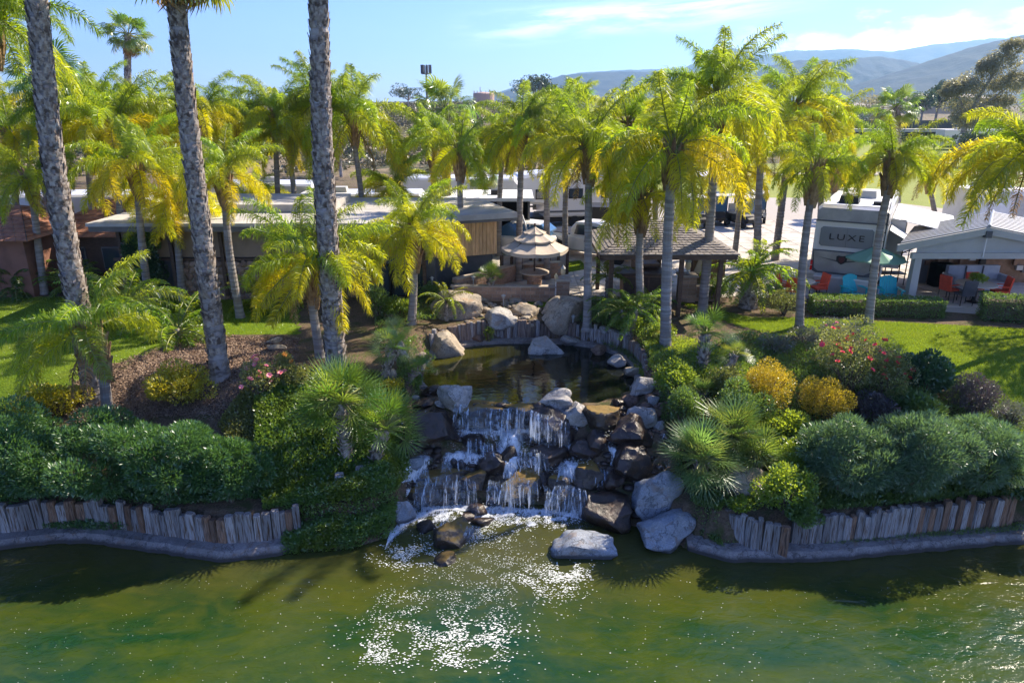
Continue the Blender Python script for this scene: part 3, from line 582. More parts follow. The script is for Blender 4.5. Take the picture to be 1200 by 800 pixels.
rock(522, 407, 46, 34, 't', 'angular brown boulder in the back left of the pond', z=PZ - .1, lift=.1, flat=1.1)
RKx = rock(637, 408, 42, 28, 'g', 'pale grey boulder in the back of the pond', z=PZ - .1, lift=.05)
rock(536, 362, 56, 44, 't', 'large rounded tan boulder behind the stake wall at the left', z=G - .1, lift=.25)
rock(586, 374, 42, 36, 'g', 'grey angular boulder bridging the gap in the stake wall', z=G - .25, lift=.3)
rock(618, 366, 30, 22, 't', 'small rounded tan boulder behind the stake wall', z=G - .1, lift=.25); rock(660, 372, 52, 58, 't', 'tallest tan boulder with a dark stained top behind the pond', z=G - .35, lift=.5, deep=.7, flat=.95)
rock(875, 569, 58, 44, 't', 'large tan boulder under the big blue fan palm'); rock(843, 565, 16, 16, 'g', 'small grey rock beneath the big blue fan palm', lift=.3); rock(918, 566, 22, 22, 'g', 'small grey rock right of the large tan boulder')
rock(463, 412, 30, 34, 't', 'tan boulder behind the small fan palm left of the pond'); rock(455, 437, 22, 22, 't', 'small tan rock beside the small fan palm left of the pond')
for i, (px, py, w, h, k, lb) in enumerate([(507, 447, 12, 15, 'u', 'blue-grey stone standing at the left pond edge'), (515, 451, 10, 9, 'u', 'low blue-grey stone at the left pond edge'), (505, 458, 26, 14, 'w', 'dark rock at the left pond edge'),
    (497, 472, 26, 14, 'w', 'dark rock above the large wet boulder at the left'), (487, 466, 10, 8, 'g', 'pale pebble on the dark rocks left of the pond'), (518, 474, 16, 10, 'g', 'pale stone next to the leaning boulder'), (410, 538, 7, 10, 'g', 'single white stone in the ivy below the fan palms'),
    (708, 392, 14, 10, 'g', 'grey stone at the foot of the right stake wall'), (776, 420, 16, 12, 'b', 'brown stone beyond the right end of the stakes'), (766, 470, 14, 12, 'g', 'grey pebble right of the corner boulders'), (770, 484, 13, 12, 'b', 'brown pebble right of the leaning slab'), (762, 466, 12, 10, 'b', 'brown pebble behind the corner boulders'), (774, 500, 14, 16, 'g', 'pale pebble under the blue fan palm'),
    (322, 399, 18, 8, 't', 'flat edging stone near the lawn step'), (325, 407, 20, 8, 't', 'lower flat edging stone near the lawn step'), (560, 352, 20, 10, 't', 'flat tan stone by the path lights'), (605, 352, 18, 8, 't', 'small tan stone in front of the brick wall'), (572, 393, 10, 8, 'g', 'small grey stone under the stake wall')]): rock(px, py, w, h, k, lb, lift=.2)
for i, (px, py, w, h, k, lb) in enumerate([(560, 397, 20, 12, 'b', 'flat brown rock on the back ledge of the pond'), (604, 394, 16, 11, 't', 'small tan rock on the back ledge of the pond'), (668, 400, 22, 13, 'g', 'grey rock at the right back ledge of the pond'), (700, 410, 18, 12, 'b', 'brown rock on the right ledge of the pond'), (724, 424, 22, 14, 'g', 'pale rock on the far right ledge of the pond'), (742, 436, 20, 14, 't', 'tan rock near the end of the right stakes'), (495, 420, 22, 14, 't', 'tan rock on the left pond ledge'), (488, 436, 20, 16, 'b', 'brown rock at the left pond corner')]): rock(px, py, w, h, k, lb, lift=.3, z=PZ + .05)
def rubble(name, pxs, n, r0, r1, kind, label):
    X, Y = scatter(wpoly(pxs), n); Z = ht(X, Y); V0 = ICO[3][0]; bm = bmesh.new(); bmesh.ops.create_icosphere(bm, subdivisions=1, radius=1); v = np.array([q.co[:] for q in bm.verts]); f = np.array([[q.index for q in g.verts] for g in bm.faces]); bm.free()
    VV = []; FF = []
    for i in range(len(X)):
        s = rng.uniform(r0, r1) * np.array((rng.uniform(.8, 1.4), rng.uniform(.7, 1.1), rng.uniform(.5, .8))); q = v * (1 + rng.uniform(-.2, .2, (len(v), 1))) * s + (X[i], Y[i], Z[i] + s[2] * .4); FF.append(f + len(v) * i); VV.append(q)
    tag(link(name, np_mesh(name, np.concatenate(VV), 3, RK[kind], False, np.concatenate(FF))), label, 'stones', kind='stuff')
rubble('cobbles', [(545, 352), (655, 352), (655, 378), (545, 378)], 150, .06, .17, 't', 'tan cobbles between the boulders behind the pond')
rubble('pebbles', [(745, 440), (785, 445), (785, 520), (755, 520)], 90, .05, .12, 'b', 'brown pebbles right of the corner boulders')
rubble('cascade_stones', [(470, 470), (770, 470), (780, 590), (700, 620), (480, 600)], 260, .06, .17, 'w', 'small dark wet stones packed between the cascade boulders')
# ---------------------------------------------------------------- falling water, foam
def foam_mat():
    m, t, out = newmat('white_water'); d = N(t, 'ShaderNodeBsdfPrincipled'); d.inputs[0].default_value = (.80, .86, .92, 1); d.inputs['Roughness'].default_value = .35; d.inputs['Subsurface Weight'].default_value = 0
    tr = N(t, 'ShaderNodeBsdfTransparent'); mx = N(t, 'ShaderNodeMixShader'); p = N(t, 'ShaderNodeNewGeometry').outputs['Position']
    at = N(t, 'ShaderNodeAttribute', attribute_name='foam'); mp = N(t, 'ShaderNodeMapping'); mp.inputs['Scale'].default_value = (1, .45, .45); t.links.new(p, mp.inputs[0])
    nz = math_n(t, 'ADD', math_n(t, 'MULTIPLY', noise_n(t, mp.outputs[0], 17, 7, .72, 1.0).outputs[0], .72), math_n(t, 'MULTIPLY', noise_n(t, mp.outputs[0], 4.5, 4, .6, .5).outputs[0], .28)); f = sstep(t, math_n(t, 'ADD', nz, math_n(t, 'MULTIPLY', at.outputs['Fac'], .30)), .62, .86)
    t.links.new(math_n(t, 'MULTIPLY', f, .88), mx.inputs[0]); t.links.new(tr.outputs[0], mx.inputs[1]); t.links.new(d.outputs[0], mx.inputs[2]); t.links.new(mx.outputs[0], out.inputs[0]); return m
m_foam = foam_mat()
m_fleck = M('foam_fleck', (.80, .82, .80), (.45, .50, .42), 30, .5, world=True, lo=.4, hi=.6)
def strand_mat():
    m, t, out = newmat('falling_water'); d = N(t, 'ShaderNodeBsdfPrincipled'); d.inputs[0].default_value = (.62, .74, .88, 1); d.inputs['Roughness'].default_value = .12; tr = N(t, 'ShaderNodeBsdfTransparent'); tl = N(t, 'ShaderNodeBsdfTranslucent'); tl.inputs[0].default_value = (.85, .9, .95, 1)
    g = N(t, 'ShaderNodeNewGeometry'); m0 = N(t, 'ShaderNodeMixShader'); m0.inputs[0].default_value = .35; t.links.new(d.outputs[0], m0.inputs[1]); t.links.new(tl.outputs[0], m0.inputs[2]); mx = N(t, 'ShaderNodeMixShader')
    mp = N(t, 'ShaderNodeMapping'); mp.inputs['Scale'].default_value = (1, 1, .10); t.links.new(g.outputs['Position'], mp.inputs[0])
    f = math_n(t, 'MULTIPLY', sstep(t, noise_n(t, mp.outputs[0], 14, 4).outputs[0], .35, .65), math_n(t, 'MULTIPLY_ADD', g.outputs['Random Per Island'], .75, False, .05))
    t.links.new(f, mx.inputs[0]); t.links.new(tr.outputs[0], mx.inputs[1]); t.links.new(m0.outputs[0], mx.inputs[2]); t.links.new(mx.outputs[0], out.inputs[0]); return m
m_strand = strand_mat()
def sheet_mat():
    m, t, out = newmat('sheet_water'); d = N(t, 'ShaderNodeBsdfPrincipled'); d.inputs[0].default_value = (.24, .30, .37, 1); d.inputs['Roughness'].default_value = .1; tr = N(t, 'ShaderNodeBsdfTransparent'); mx = N(t, 'ShaderNodeMixShader')
    mp = N(t, 'ShaderNodeMapping'); mp.inputs['Scale'].default_value = (1, 1, .05); t.links.new(N(t, 'ShaderNodeNewGeometry').outputs['Position'], mp.inputs[0])
    cut = sstep(t, noise_n(t, N(t, 'ShaderNodeNewGeometry').outputs['Position'], 3.2, 5, .6).outputs[0], .40, .52)
    f = math_n(t, 'MULTIPLY_ADD', math_n(t, 'MULTIPLY', cut, sstep(t, noise_n(t, mp.outputs[0], 26, 6, .7).outputs[0], .38, .66)), .42, False, .02); t.links.new(f, mx.inputs[0]); t.links.new(tr.outputs[0], mx.inputs[1]); t.links.new(d.outputs[0], mx.inputs[2]); t.links.new(mx.outputs[0], out.inputs[0]); return m
m_sheet = sheet_mat()
def curtain(top, z, bot, n, label, out_=.14, w=(.010, .030)):
    tp = [P(a, b, z) for a, b in top]; bp = [Q(a, b, tp[min(i, len(tp) - 1)].y - out_ * 1.0) for i, (a, b) in enumerate(bot)]; V = []; Fs = []
    def pl(L, u):
        s = u * (len(L) - 1); k = min(int(s), len(L) - 2); return L[k].lerp(L[k + 1], s - k)
    for i in range(n):
        u = (i + random.random()) / n; u = min(1, max(0, u + .045 * math.sin(u * 31 + top[0][0])))
        if noise.noise((u * 6, top[0][0], 0)) < -.08 and random.random() < .85: continue
        a = pl(tp, u); e = pl(bp, min(1, max(0, u + random.uniform(-.012, .012)))); ww = random.uniform(*w); s0 = random.uniform(0, .25) if random.random() < .4 else 0; s1 = random.uniform(.62, 1.08); ns = 7; o = len(V); ph = random.random() * 9
        for k in range(ns + 1):
            t = s0 + (s1 - s0) * k / ns; y = a.y + .10 * (1 - t) ** 2 + (e.y - a.y) * math.sqrt(max(t, 0)); zz = a.z + .03 + (e.z - a.z) * t ** 1.25; x = a.x + (e.x - a.x) * t + .012 * math.sin(ph + t * 7); q = ww * (.6 + .6 * t)
            V += [(x - q / 2, y, zz), (x + q / 2, y, zz)]
        Fs += [(o + 2 * k, o + 2 * k + 1, o + 2 * k + 3, o + 2 * k + 2) for k in range(ns)]
    nf0 = len(Fs); nu = 24; o = len(V)
    for k in range(8):
        for i in range(nu + 1):
            t = k / 7; a = pl(tp, i / nu); e = pl(bp, i / nu); jz = .04 * noise.noise((i * .9, k * .3, top[0][0])); V.append((a.x + (e.x - a.x) * t, a.y + .12 * (1 - t) ** 2 + (e.y - a.y) * math.sqrt(t) + .03 + jz, a.z + .02 + (e.z - a.z) * t ** 1.25 + jz))
    Fs += [(o + k * (nu + 1) + i, o + k * (nu + 1) + i + 1, o + (k + 1) * (nu + 1) + i + 1, o + (k + 1) * (nu + 1) + i) for k in range(7) for i in range(nu)]
    me = np_mesh('falling_water', V, 4, [m_strand, m_sheet], True, np.array(Fs)); me.polygons.foreach_set('material_index', [0] * nf0 + [1] * (len(Fs) - nf0)); tag(link('falling_water', me), label, 'waterfall', kind='stuff')
curtain([(533, 475), (548, 479), (570, 481), (592, 482)], 2.12, [(530, 505), (548, 511), (570, 511), (592, 508)], 130, 'thin water curtain over the left half of the pond lip', .2)
curtain([(628, 488), (650, 490), (668, 500)], 2.05, [(626, 520), (650, 524), (668, 524)], 60, 'thin water strands over the dark lip boulder at right', .2)
curtain([(590, 482), (606, 480), (620, 482), (634, 488)], 2.14, [(586, 518), (606, 526), (620, 518), (634, 516)], 150, 'whiter water curtain over the middle of the pond lip', w=(.012, .036))
curtain([(500, 566), (520, 559), (540, 560), (556, 568)], .93, [(494, 590), (518, 602), (538, 594), (562, 608)], 90, 'streaky fall over the orange-topped boulder at lower left')
curtain([(588, 570), (604, 562), (630, 568)], .85, [(584, 592), (606, 607), (630, 594)], 80, 'dark streaky fall over the lowest middle boulder')
curtain([(596, 556), (600, 556)], .95, [(597, 610), (601, 610)], 14, 'single bright spout over the lowest middle boulder', .3, (.02, .035))
curtain([(650, 573), (668, 572), (686, 578)], .72, [(640, 600), (664, 616), (690, 604)], 90, 'short white fall over the brown boulder at lower right')
curtain([(662, 522), (676, 519), (690, 521)], 1.30, [(660, 548), (676, 553), (690, 549)], 50, 'small fall over the dark rounded rock, mid cascade'); curtain([(697, 484), (708, 482), (716, 486)], 1.72, [(696, 506), (708, 508), (717, 508)], 30, 'trickle over the brown boulder at upper right')
curtain([(478, 492), (490, 500)], 1.45, [(476, 530), (492, 536)], 30, 'trickle down the left edge of the cascade'); curtain([(640, 500), (650, 500)], 1.6, [(640, 524), (652, 522)], 24, 'trickle behind the dark mid cascade rock')
for q, (x, y, w, h, z) in enumerate([(548, 516, 16, 20, 1.35), (566, 522, 12, 16, 1.3), (612, 528, 18, 24, 1.3), (628, 536, 14, 20, 1.2), (592, 545, 12, 16, 1.0), (655, 548, 16, 18, 1.0), (520, 540, 22, 14, 1.1), (490, 552, 12, 18, .9), (572, 566, 14, 26, .75), (640, 582, 14, 22, .6), (720, 532, 12, 20, 1.25), (700, 552, 14, 18, .95), (515, 616, 26, 18, .30), (545, 620, 18, 16, .25)]):
    curtain([(x, y), (x + w * .4, y - 3 + q % 3 * 2), (x + w, y + 2)], z, [(x - 3, y + h), (x + w * .5, y + h * 1.15), (x + w + 3, y + h * .85)], 22, ('short broken trickle between the cascade boulders', 'small splash of falling water in the cascade')[q % 2], .22, (.012, .034))
curtain([(735, 528), (760, 530)], 1.1, [(740, 556), (764, 560)], 24, 'trickle over the big brown-black boulder'); curtain([(485, 572), (500, 574)], .6, [(484, 606), (500, 608)], 24, 'trickle over the brown mossy boulder at lower left')
# cascade sheet with white streams
streams = [([(545, 512), (575, 508), (600, 515), (630, 512)], 7), ([(588, 492), (592, 515), (586, 540), (604, 560), (640, 572)], 11), ([(612, 500), (622, 530), (634, 556), (668, 566)], 9), ([(560, 508), (540, 522), (528, 538), (556, 540), (570, 528)], 10), ([(472, 505), (482, 530), (500, 545), (470, 560)], 8), ([(640, 560), (690, 562)], 5),
           ([(664, 552), (694, 555)], 6), ([(706, 508), (712, 528), (730, 560)], 6), ([(598, 500), (604, 530), (600, 556)], 11), ([(477, 570), (486, 600), (474, 625)], 6), ([(500, 602), (560, 605), (650, 612), (690, 618)], 7), ([(450, 655), (480, 632), (505, 612)], 11), ([(495, 640), (520, 650), (550, 640), (575, 620)], 6), ([(505, 612), (530, 606), (555, 618)], 7), ([(520, 616), (510, 640)], 4), ([(640, 625), (600, 622), (570, 640)], 6), ([(540, 640), (575, 625), (585, 610)], 10), ([(740, 560), (760, 600)], 4), ([(650, 510), (656, 525)], 4)]
sx_ = np.arange(-3.0, 4.1, .045); sy_ = np.arange(13.6, 18.25, .045); X, Y = np.meshgrid(sx_, sy_); t_ = (Y - np.interp(X, SX, SY)) / 2.35
nzz = np.array([[noise.noise((a * 1.5, b * 1.2, 3)) for a in sx_] for b in sy_]); nf = np.array([[noise.fractal((a * 5, b * 5, 7), 1, 2, 3) for a in sx_] for b in sy_]); k_ = np.clip(t_, 0, 1) * 4 + nzz * .7; fr = k_ - np.floor(k_)
Zs = np.where(t_ < 0.02, .025, np.clip((np.floor(k_) + sm(fr, .6, 1)) / 4, 0, 1) * 1.9 + .02) + nf * .03 * (t_ > 0) + .02 * nf; Zs = np.minimum(np.maximum(Zs, .02), 1.9)
steep = np.hypot(*np.gradient(Zs, .045)); foam = np.clip(steep * .25, 0, .35) * (t_ > .03)
for pts, wpx in streams:
    for i in range(len(pts) - 1):
        a = Pt(*pts[i]); c = Pt(*pts[i + 1]); d = c - a; L2 = d.x ** 2 + d.y ** 2 + 1e-6; u = np.clip(((X - a.x) * d.x + (Y - a.y) * d.y) / L2, 0, 1); dist = np.hypot(X - a.x - u * d.x, (Y - a.y - u * d.y)); foam = np.maximum(foam, 1.05 * np.exp(-(dist / (wpx * PX(a))) ** 2))
foam = np.where(t_ < -.02, np.maximum(foam, (.95 * sm(t_ + nzz * .22 + nf * .25, -.40, .02)) * sm(X, -2.8, -1.9) * (1 - sm(X, 1.4, 2.4))), foam)
nx, ny = len(sx_), len(sy_); idx = (np.arange(ny - 1)[:, None] * nx + np.arange(nx - 1)[None]).ravel(); idx = np.stack([idx, idx + 1, idx + nx + 1, idx + nx], 1)
me = np_mesh('white_water', np.stack([X, Y, Zs], -1).reshape(-1, 3), 4, m_foam, True, idx); fa = me.attributes.new('foam', 'FLOAT', 'POINT'); fa.data.foreach_set('value', foam.astype(np.float32).ravel())
tag(link('white_water', me), 'white water rushing between the cascade boulders', 'waterfall', kind='stuff')
def flecks(name, n, fn, r, label, lift=.012):
    V = []; Fs = []
    for i in range(n):
        x, y, z, s = fn(); s *= random.uniform(*r); k = 6; o = len(V); a0 = random.random() * 6; el_ = random.uniform(.6, 1)
        V += [(x + 1.5 * s * math.cos(a0 + 2 * math.pi * j / k) * random.uniform(.7, 1.1), y + el_ * s * math.sin(a0 + 2 * math.pi * j / k) * random.uniform(.7, 1.1), z + lift) for j in range(k)] + [(x, y, z + lift + s * .35)]; Fs += [(o + j, o + (j + 1) % k, o + 6) for j in range(k)]
    tag(link(name, np_mesh(name, V, 3, m_fleck, True, np.array(Fs))), label, 'foam', kind='stuff')
cl = [(505, 745, 70, 18, 1.0, 1.0), (560, 745, 40, 14, .6, 1.25), (470, 715, 40, 20, .7, .7), (560, 700, 70, 28, 1.2, .7), (590, 660, 60, 22, 1.1, .55), (640, 680, 40, 16, 1.3, .9), (665, 672, 16, 9, .8, 1.1), (480, 650, 30, 12, 1.5, .9), (445, 765, 30, 14, .5, .9), (560, 625, 50, 10, 1.2, .8), (600, 610, 50, 8, 1.2, .9), (530, 770, 60, 10, .6, 1.1)]
wsum = sum(c[4] for c in cl)
def fk():
    r = random.random() * wsum
    for c in cl:
        r -= c[4]
        if r <= 0: break
    p = P(c[0] + random.gauss(0, c[2] * .62), min(797, c[1] + random.gauss(0, c[3] * .7)), 0)
    if noise.noise((p.x * 2.1, p.y * 3.1, 1)) < random.uniform(-.35, .15): return fk()
    return p.x, p.y, 0, c[5]
flecks('lake_foam', 7500, fk, (.004, .019), 'white foam flecks drifting on the lake below the cascade')
def fk2():
    p = P(random.uniform(10, 1190), random.uniform(680, 800), 0); return p.x, p.y, 0, 1 if abs(p.x) < 5 else .7
flecks('lake_bubbles', 600, fk2, (.004, .011), 'tiny scattered bubbles on the lake surface')
def fk3():
    pts, w = random.choice(streams[:12]); i = random.randrange(len(pts) - 1); u = random.random(); p = Pt(pts[i][0] * (1 - u) + pts[i + 1][0] * u + random.gauss(0, w * .6), pts[i][1] * (1 - u) + pts[i + 1][1] * u + random.gauss(0, w * .5)); return p.x, p.y, p.z + .15 + abs(random.gauss(0, .10)), 1
flecks('spray', 1500, fk3, (.006, .018), 'spray droplets leaping over the cascade')
# ================================================================ PALMS
def PY(px, Y, z=G): return Vector(((px - 600) * (Y * CT + (CAM_H - z) * ST) / F, Y, z))
def topq(px, py, Y): return Q(px, py, Y)
def gz(v): return Vector((v.x, v.y, float(ht(v.x, v.y))))
# three very tall ones whose crowns stand above the frame
for (bx, by), (mx, my), (tx, ty), r0, lb in [((112, 462), (66, 210), (34, -110), .29, 'tall cross-hatched palm trunk leaning left at the left side, crown above the frame'),
        ((258, 440), (224, 170), (200, -70), .27, 'tall palm with a slim cross-hatched trunk, second from left, few fan tips at the top'),
        ((394, 432), (379, 190), (371, -110), .30, 'tallest thick cross-hatched palm trunk left of the middle, crown above the frame')]:
    bs = Pt(bx, by); fan_palm(bs, topq(tx, ty, bs.y + .25), lb, r0, 1.12 if bx == 258 else 1.0, 30, mid=topq(mx, my, bs.y + .15))
for px, py, Y, r0, s, lb in [(150, 40, 50, .26, 1.0, 'distant fan palm standing alone against the sky at upper left'), (58, 92, 30, .26, .95, 'fan palm half hidden behind the leftmost tall trunk'),
        (523, 128, 36, .25, 1.05, 'fan palm with a round crown left of the pink water tank'), (676, 118, 50, .25, .95, 'small fan palm in front of the blue hills left of centre'), (1050, 126, 50, .30, 1.0, 'short-trunked fan palm with a golden skirt before the right hills'),
        (565, 205, 40, .2, .6, 'small fan palm behind the queen palms left of the white trailer'), (1004, 262, 0, 0, 0, '')]:
    if not Y: continue
    t = topq(px, py, Y); fan_palm(PY(px, Y), t, lb, r0, s, 34, boots=Y < 60, dead=5, group='fan palms in the distance')
# queen palms: base px, crown px, size, yellowness, fronds, dead fronds
QP = [((30, 322), (14, 168), .95, .80, 22, 0, 'yellow queen palm at the far left edge'), ((52, 345), (36, 215), .8, .35, 20, 1, 'green-crowned queen palm between the left edge and the tall leaning trunk'),
      ((112, 322), (98, 150), 1.0, .35, 24, 0, 'queen palm right behind the leaning tall trunk'), ((149, 335), (133, 158), 1.05, .6, 24, 0, 'queen palm in front of the red shingled roof'),
      ((176, 362), (160, 205), .95, .65, 24, 1, 'queen palm with a swollen neck left of the brown house'), ((214, 352), (206, 245), .85, .95, 20, 0, 'golden queen palm at the left corner of the brown house'),
      ((282, 372), (262, 215), .85, .75, 20, 0, 'yellow queen palm behind the second tall trunk'), ((126, 492), (108, 398), .98, .25, 13, 2, 'low bright green queen palm leaning over the left bank'),
      ((376, 418), (363, 318), .95, .62, 24, 3, 'queen palm beside the thickest trunk with dead hanging fronds'), ((482, 380), (484, 282), .95, .72, 24, 0, 'queen palm with a golden skirt above the left stake wall'),
      ((432, 300), (412, 146), 1.25, .38, 26, 0, 'large green queen palm behind the thickest trunk'), ((350, 300), (338, 165), .9, .35, 22, 0, 'green queen palm just left of the thickest trunk, farther back'), ((546, 330), (538, 186), .85, .35, 20, 0, 'queen palm rising behind the cedar-clad end of the house'),
      ((608, 330), (612, 160), .95, .5, 22, 0, 'slim queen palm left of the patio umbrella'), ((641, 328), (642, 168), .9, .55, 22, 0, 'slim queen palm right behind the patio umbrella'),
      ((688, 385), (690, 182), 1.0, .5, 24, 0, 'queen palm in front of the white pickup'), ((753, 382), (752, 240), .85, .8, 18, 0, 'smaller golden queen palm before the shingled gazebo'),
      ((780, 408), (788, 185), 1.08, .62, 26, 0, 'stout queen palm with a swollen grey neck before the gazebo'), ((823, 366), (840, 125), 1.15, .42, 26, 0, 'tallest queen palm right of the gazebo posts'),
      ((887, 320), (893, 165), 1.1, .7, 24, 0, 'yellow queen palm behind and right of the tallest queen palm'), ((908, 300), (930, 130), 1.2, .6, 26, 0, 'broad queen palm left of the luxury trailer'),
      ((937, 384), (955, 206), .66, .3, 20, 0, 'slim queen palm on the lawn before the luxury trailer'), ((1018, 378), (1047, 196), .72, .4, 22, 0, 'leaning queen palm on the lawn before the green umbrella'),
      ((1236, 398), (1208, 192), 1.15, .62, 28, 0, 'queen palm reaching in from the right edge'), ((470, 290), (462, 225), .85, .7, 20, 0, 'yellow queen palm over the flat white roof'), ((300, 300), (292, 238), .8, .8, 18, 0, 'yellow queen palm above the brown house front'),
      ((722, 300), (712, 180), .9, .55, 20, 0, 'queen palm behind the black trailer'), ((584, 290), (590, 165), .8, .5, 20, 0, 'queen palm in the row behind the patio'), ((975, 290), (978, 200), .8, .5, 20, 0, 'queen palm above the luxury trailer roof'),
      ((240, 318), (235, 140), .9, .5, 22, 0, 'queen palm behind the second tall trunk, farther back'), ((-30, 420), (-5, 40), 1.05, .1, 22, 0, 'dark green queen palm at the top left corner'), ((330, 302), (322, 140), .95, .5, 22, 0, 'queen palm in the back row left of the thickest trunk'), ((395, 295), (372, 128), .95, .3, 22, 0, 'tall green queen palm right against the thickest trunk'), ((510, 296), (505, 172), .9, .6, 20, 0, 'queen palm in the back row left of the carport'), ((662, 296), (664, 148), .9, .65, 20, 0, 'queen palm in the back row above the white fifth-wheel'), ((742, 298), (735, 150), .95, .7, 22, 0, 'yellow queen palm in the back row above the cargo trailer'),
      ((818, 296), (808, 158), .9, .75, 20, 0, 'queen palm in the back row left of the tallest one'), ((960, 300), (968, 150), .85, .5, 20, 0, 'queen palm in the back row above the luxury trailer'), ((118, 296), (118, 130), .95, .55, 22, 0, 'queen palm in the back row above the shingled cabin'), ((150, 294), (168, 140), .9, .9, 22, 0, 'golden queen palm in the back row at left'), ((262, 300), (275, 150), .9, .7, 20, 0, 'queen palm in the back row right of the second tall trunk'),
      ((68, 300), (60, 128), .95, .8, 20, 0, 'yellow queen palm in the far left row'), ((200, 300), (190, 165), .95, .75, 22, 0, 'yellow queen palm between the two left tall trunks'), ((770, 300), (765, 180), .95, .85, 22, 0, 'bright yellow queen palm above the gazebo roof'), ((860, 300), (868, 205), .85, .9, 18, 0, 'golden queen palm in front of the golf carts'), ((1100, 250), (1085, 205), .8, .6, 16, 0, 'far queen palm by the green field')]
for (bx, by), (tx, ty), s, yl, n, dd, lb in QP:
    bs = Pt(bx, by) if by > 310 else PY(bx, 33 + (310 - by) * .1); queen_palm(bs, topq(tx, ty + (-6 if by > 310 else -2), bs.y), lb, .15 + .03 * s * (bx in (780, 823, 887, 908)), s * (.87 if by > 310 else .92), yl, n, dd or (2 if len(lb) % 3 == 0 else 0))
# small palms
mini_fan(Pt(408, 545), 1.65, 'dense fan palm cluster left of the waterfall, taller of the two heads', 1.35, 70, (-.1, .2), .16, col=(1, 1.1, .8), dead=0)
mini_fan(Pt(437, 548), 1.05, 'dense fan palm cluster left of the waterfall, lower right head', 1.2, 50, (.35, .1), .15, col=(1, 1.1, .75))
mini_fan(Pt(449, 447), .95, 'small fan palm leaning beside the left of the pond', .82, 26, (.35, .1), .11, col=(.85, 1, .95))
mini_fan(Pt(478, 447), .35, 'low fan palm sprawling to the pond edge', .62, 16, (.35, -.1), .09, col=(.8, 1, 1), down=0)
BL = (.95, 1.0, 1.5)
mini_fan(Pt(822, 568), .75, 'big blue-green fan palm clump right of the cascade, front head', 1.18, 75, (-.1, -.15), .16, col=BL, down=-.7)
mini_fan(Pt(852, 548), .8, 'big blue-green fan palm clump right of the cascade, rear head', 1.18, 70, (.1, .1), .16, col=(1.15, 1.1, 1.2), down=-.6)
mini_fan(Pt(880, 560), .5, 'big blue-green fan palm clump right of the cascade, right head', .95, 46, (.15, 0), .14, col=(1, 1.1, 1.1))
mini_fan(Pt(823, 436), 1.15, 'fan palm with a shaggy trunk and orange lower fronds on the right bank', .9, 34, (.02, .1), .14, col=(.9, 1.05, .8), dead=0)
mini_fan(Pt(846, 452), .9, 'leaning smaller fan palm next to the shaggy one', .6, 20, (.32, .1), .10, col=(1.1, 1, .9)); mini_fan(Pt(822, 470), .25, 'low spiky fan palm at the foot of the shaggy one', .62, 20, (0, 0), .12, col=(.9, 1, 1.4), down=.2)
mini_fan(Pt(779, 404), .3, 'tiny yellow-green fan palm at the right stakes', .5, 14, (0, 0), .07, col=(1.6, 1.3, .6), down=.1)
mini_fan(Pt(575, 352), .95, 'upright fan palm in front of the cedar wall', .75, 30, (0, 0), .13, col=(1, 1.15, .8), down=-.1)
mini_fan(Pt(876, 360), 1.1, 'stout palm with a cut-scale trunk on the right lawn edge', 1.0, 14, (0, 0), .34, col=(.9, 1.1, .8))
feather_palm(Pt(876, 359), 1.35, 'broad feather palm over the stout scaly trunk', 1.05, 30, .3, col=(1.1, 1.2, .7))
mini_fan(Pt(462, 402), .2, 'grey-green spiky fan plant before the left stake wall', .8, 18, (0, 0), .1, col=(.75, .9, 1), down=.1)
feather_palm(Pt(523, 376), .75, 'small feather palm on the tan boulder', .55, 14, .06, col=(1.2, 1.1, .7)); feather_palm(Pt(711, 352), .95, 'slender young date palm on the driveway edge', .62, 16, .07, col=(1, 1, .8))
feather_palm(Pt(732, 392), .75, 'left twin trunk of a short feather palm by the stakes', .68, 20, .10, (-.1, 0), col=(.8, 1, 1)); feather_palm(Pt(739, 392), .85, 'right twin trunk of a short feather palm by the stakes', .68, 20, .10, (.1, 0), col=(.8, 1, 1))
feather_palm(Pt(757, 380), .5, 'low feathery plant behind the twin short palms', .7, 16, .06, col=(.8, .95, .9)); feather_palm(Pt(22, 345), .25, 'dark sago palm in the bed at the far left', .95, 34, .15, col=(.45, .6, .6), low=3, name='sago_palm')
feather_palm(Pt(90, 345), .3, 'dark leafy palm plant behind the leaning trunk', .8, 22, .1, col=(.6, .8, .6)); feather_palm(Pt(210, 398), .25, 'drooping green palm clump at the foot of the second tall trunk', .95, 26, .1, col=(.9, 1.05, .8)); feather_palm(Pt(150, 380), .6, 'bright green feathery clump on the left lawn', 1.15, 30, .12, col=(1.1, 1.25, .7)); feather_palm(Pt(310, 362), .4, 'yellow-green young palm at the brown house', .9, 20, .1, col=(1.4, 1.2, .7))
# ================================================================ SHRUBS AND GROUND COVER
L_ole = leafM('oleander_leaf', (.050, .13, .040), (.085, .18, .050), (.20, .42, .06), .35)
L_ole2 = leafM('willow_leaf', (.085, .15, .085), (.13, .21, .10), (.26, .45, .12), .35)
L_gold = leafM('golden_leaf', (.48, .42, .02), (.18, .24, .02), (.85, .70, .04), .4)
L_gold2 = leafM('golden_mound_leaf', (.60, .42, .012), (.28, .26, .015), (.95, .70, .03), .4)
L_bright = leafM('bright_leaf', (.16, .27, .02), (.10, .19, .02), (.60, .75, .05), .45)
L_dark = leafM('dark_leaf', (.035, .085, .032), (.055, .12, .04), (.13, .28, .06), .3)
L_mid = leafM('mid_leaf', (.08, .15, .03), (.12, .20, .04), (.32, .50, .07), .35)
L_rose = leafM('rose_leaf', (.13, .18, .05), (.22, .22, .06), (.48, .52, .10), .4)
L_purple = leafM('purple_leaf', (.10, .075, .085), (.07, .08, .06), (.18, .13, .14), .3)
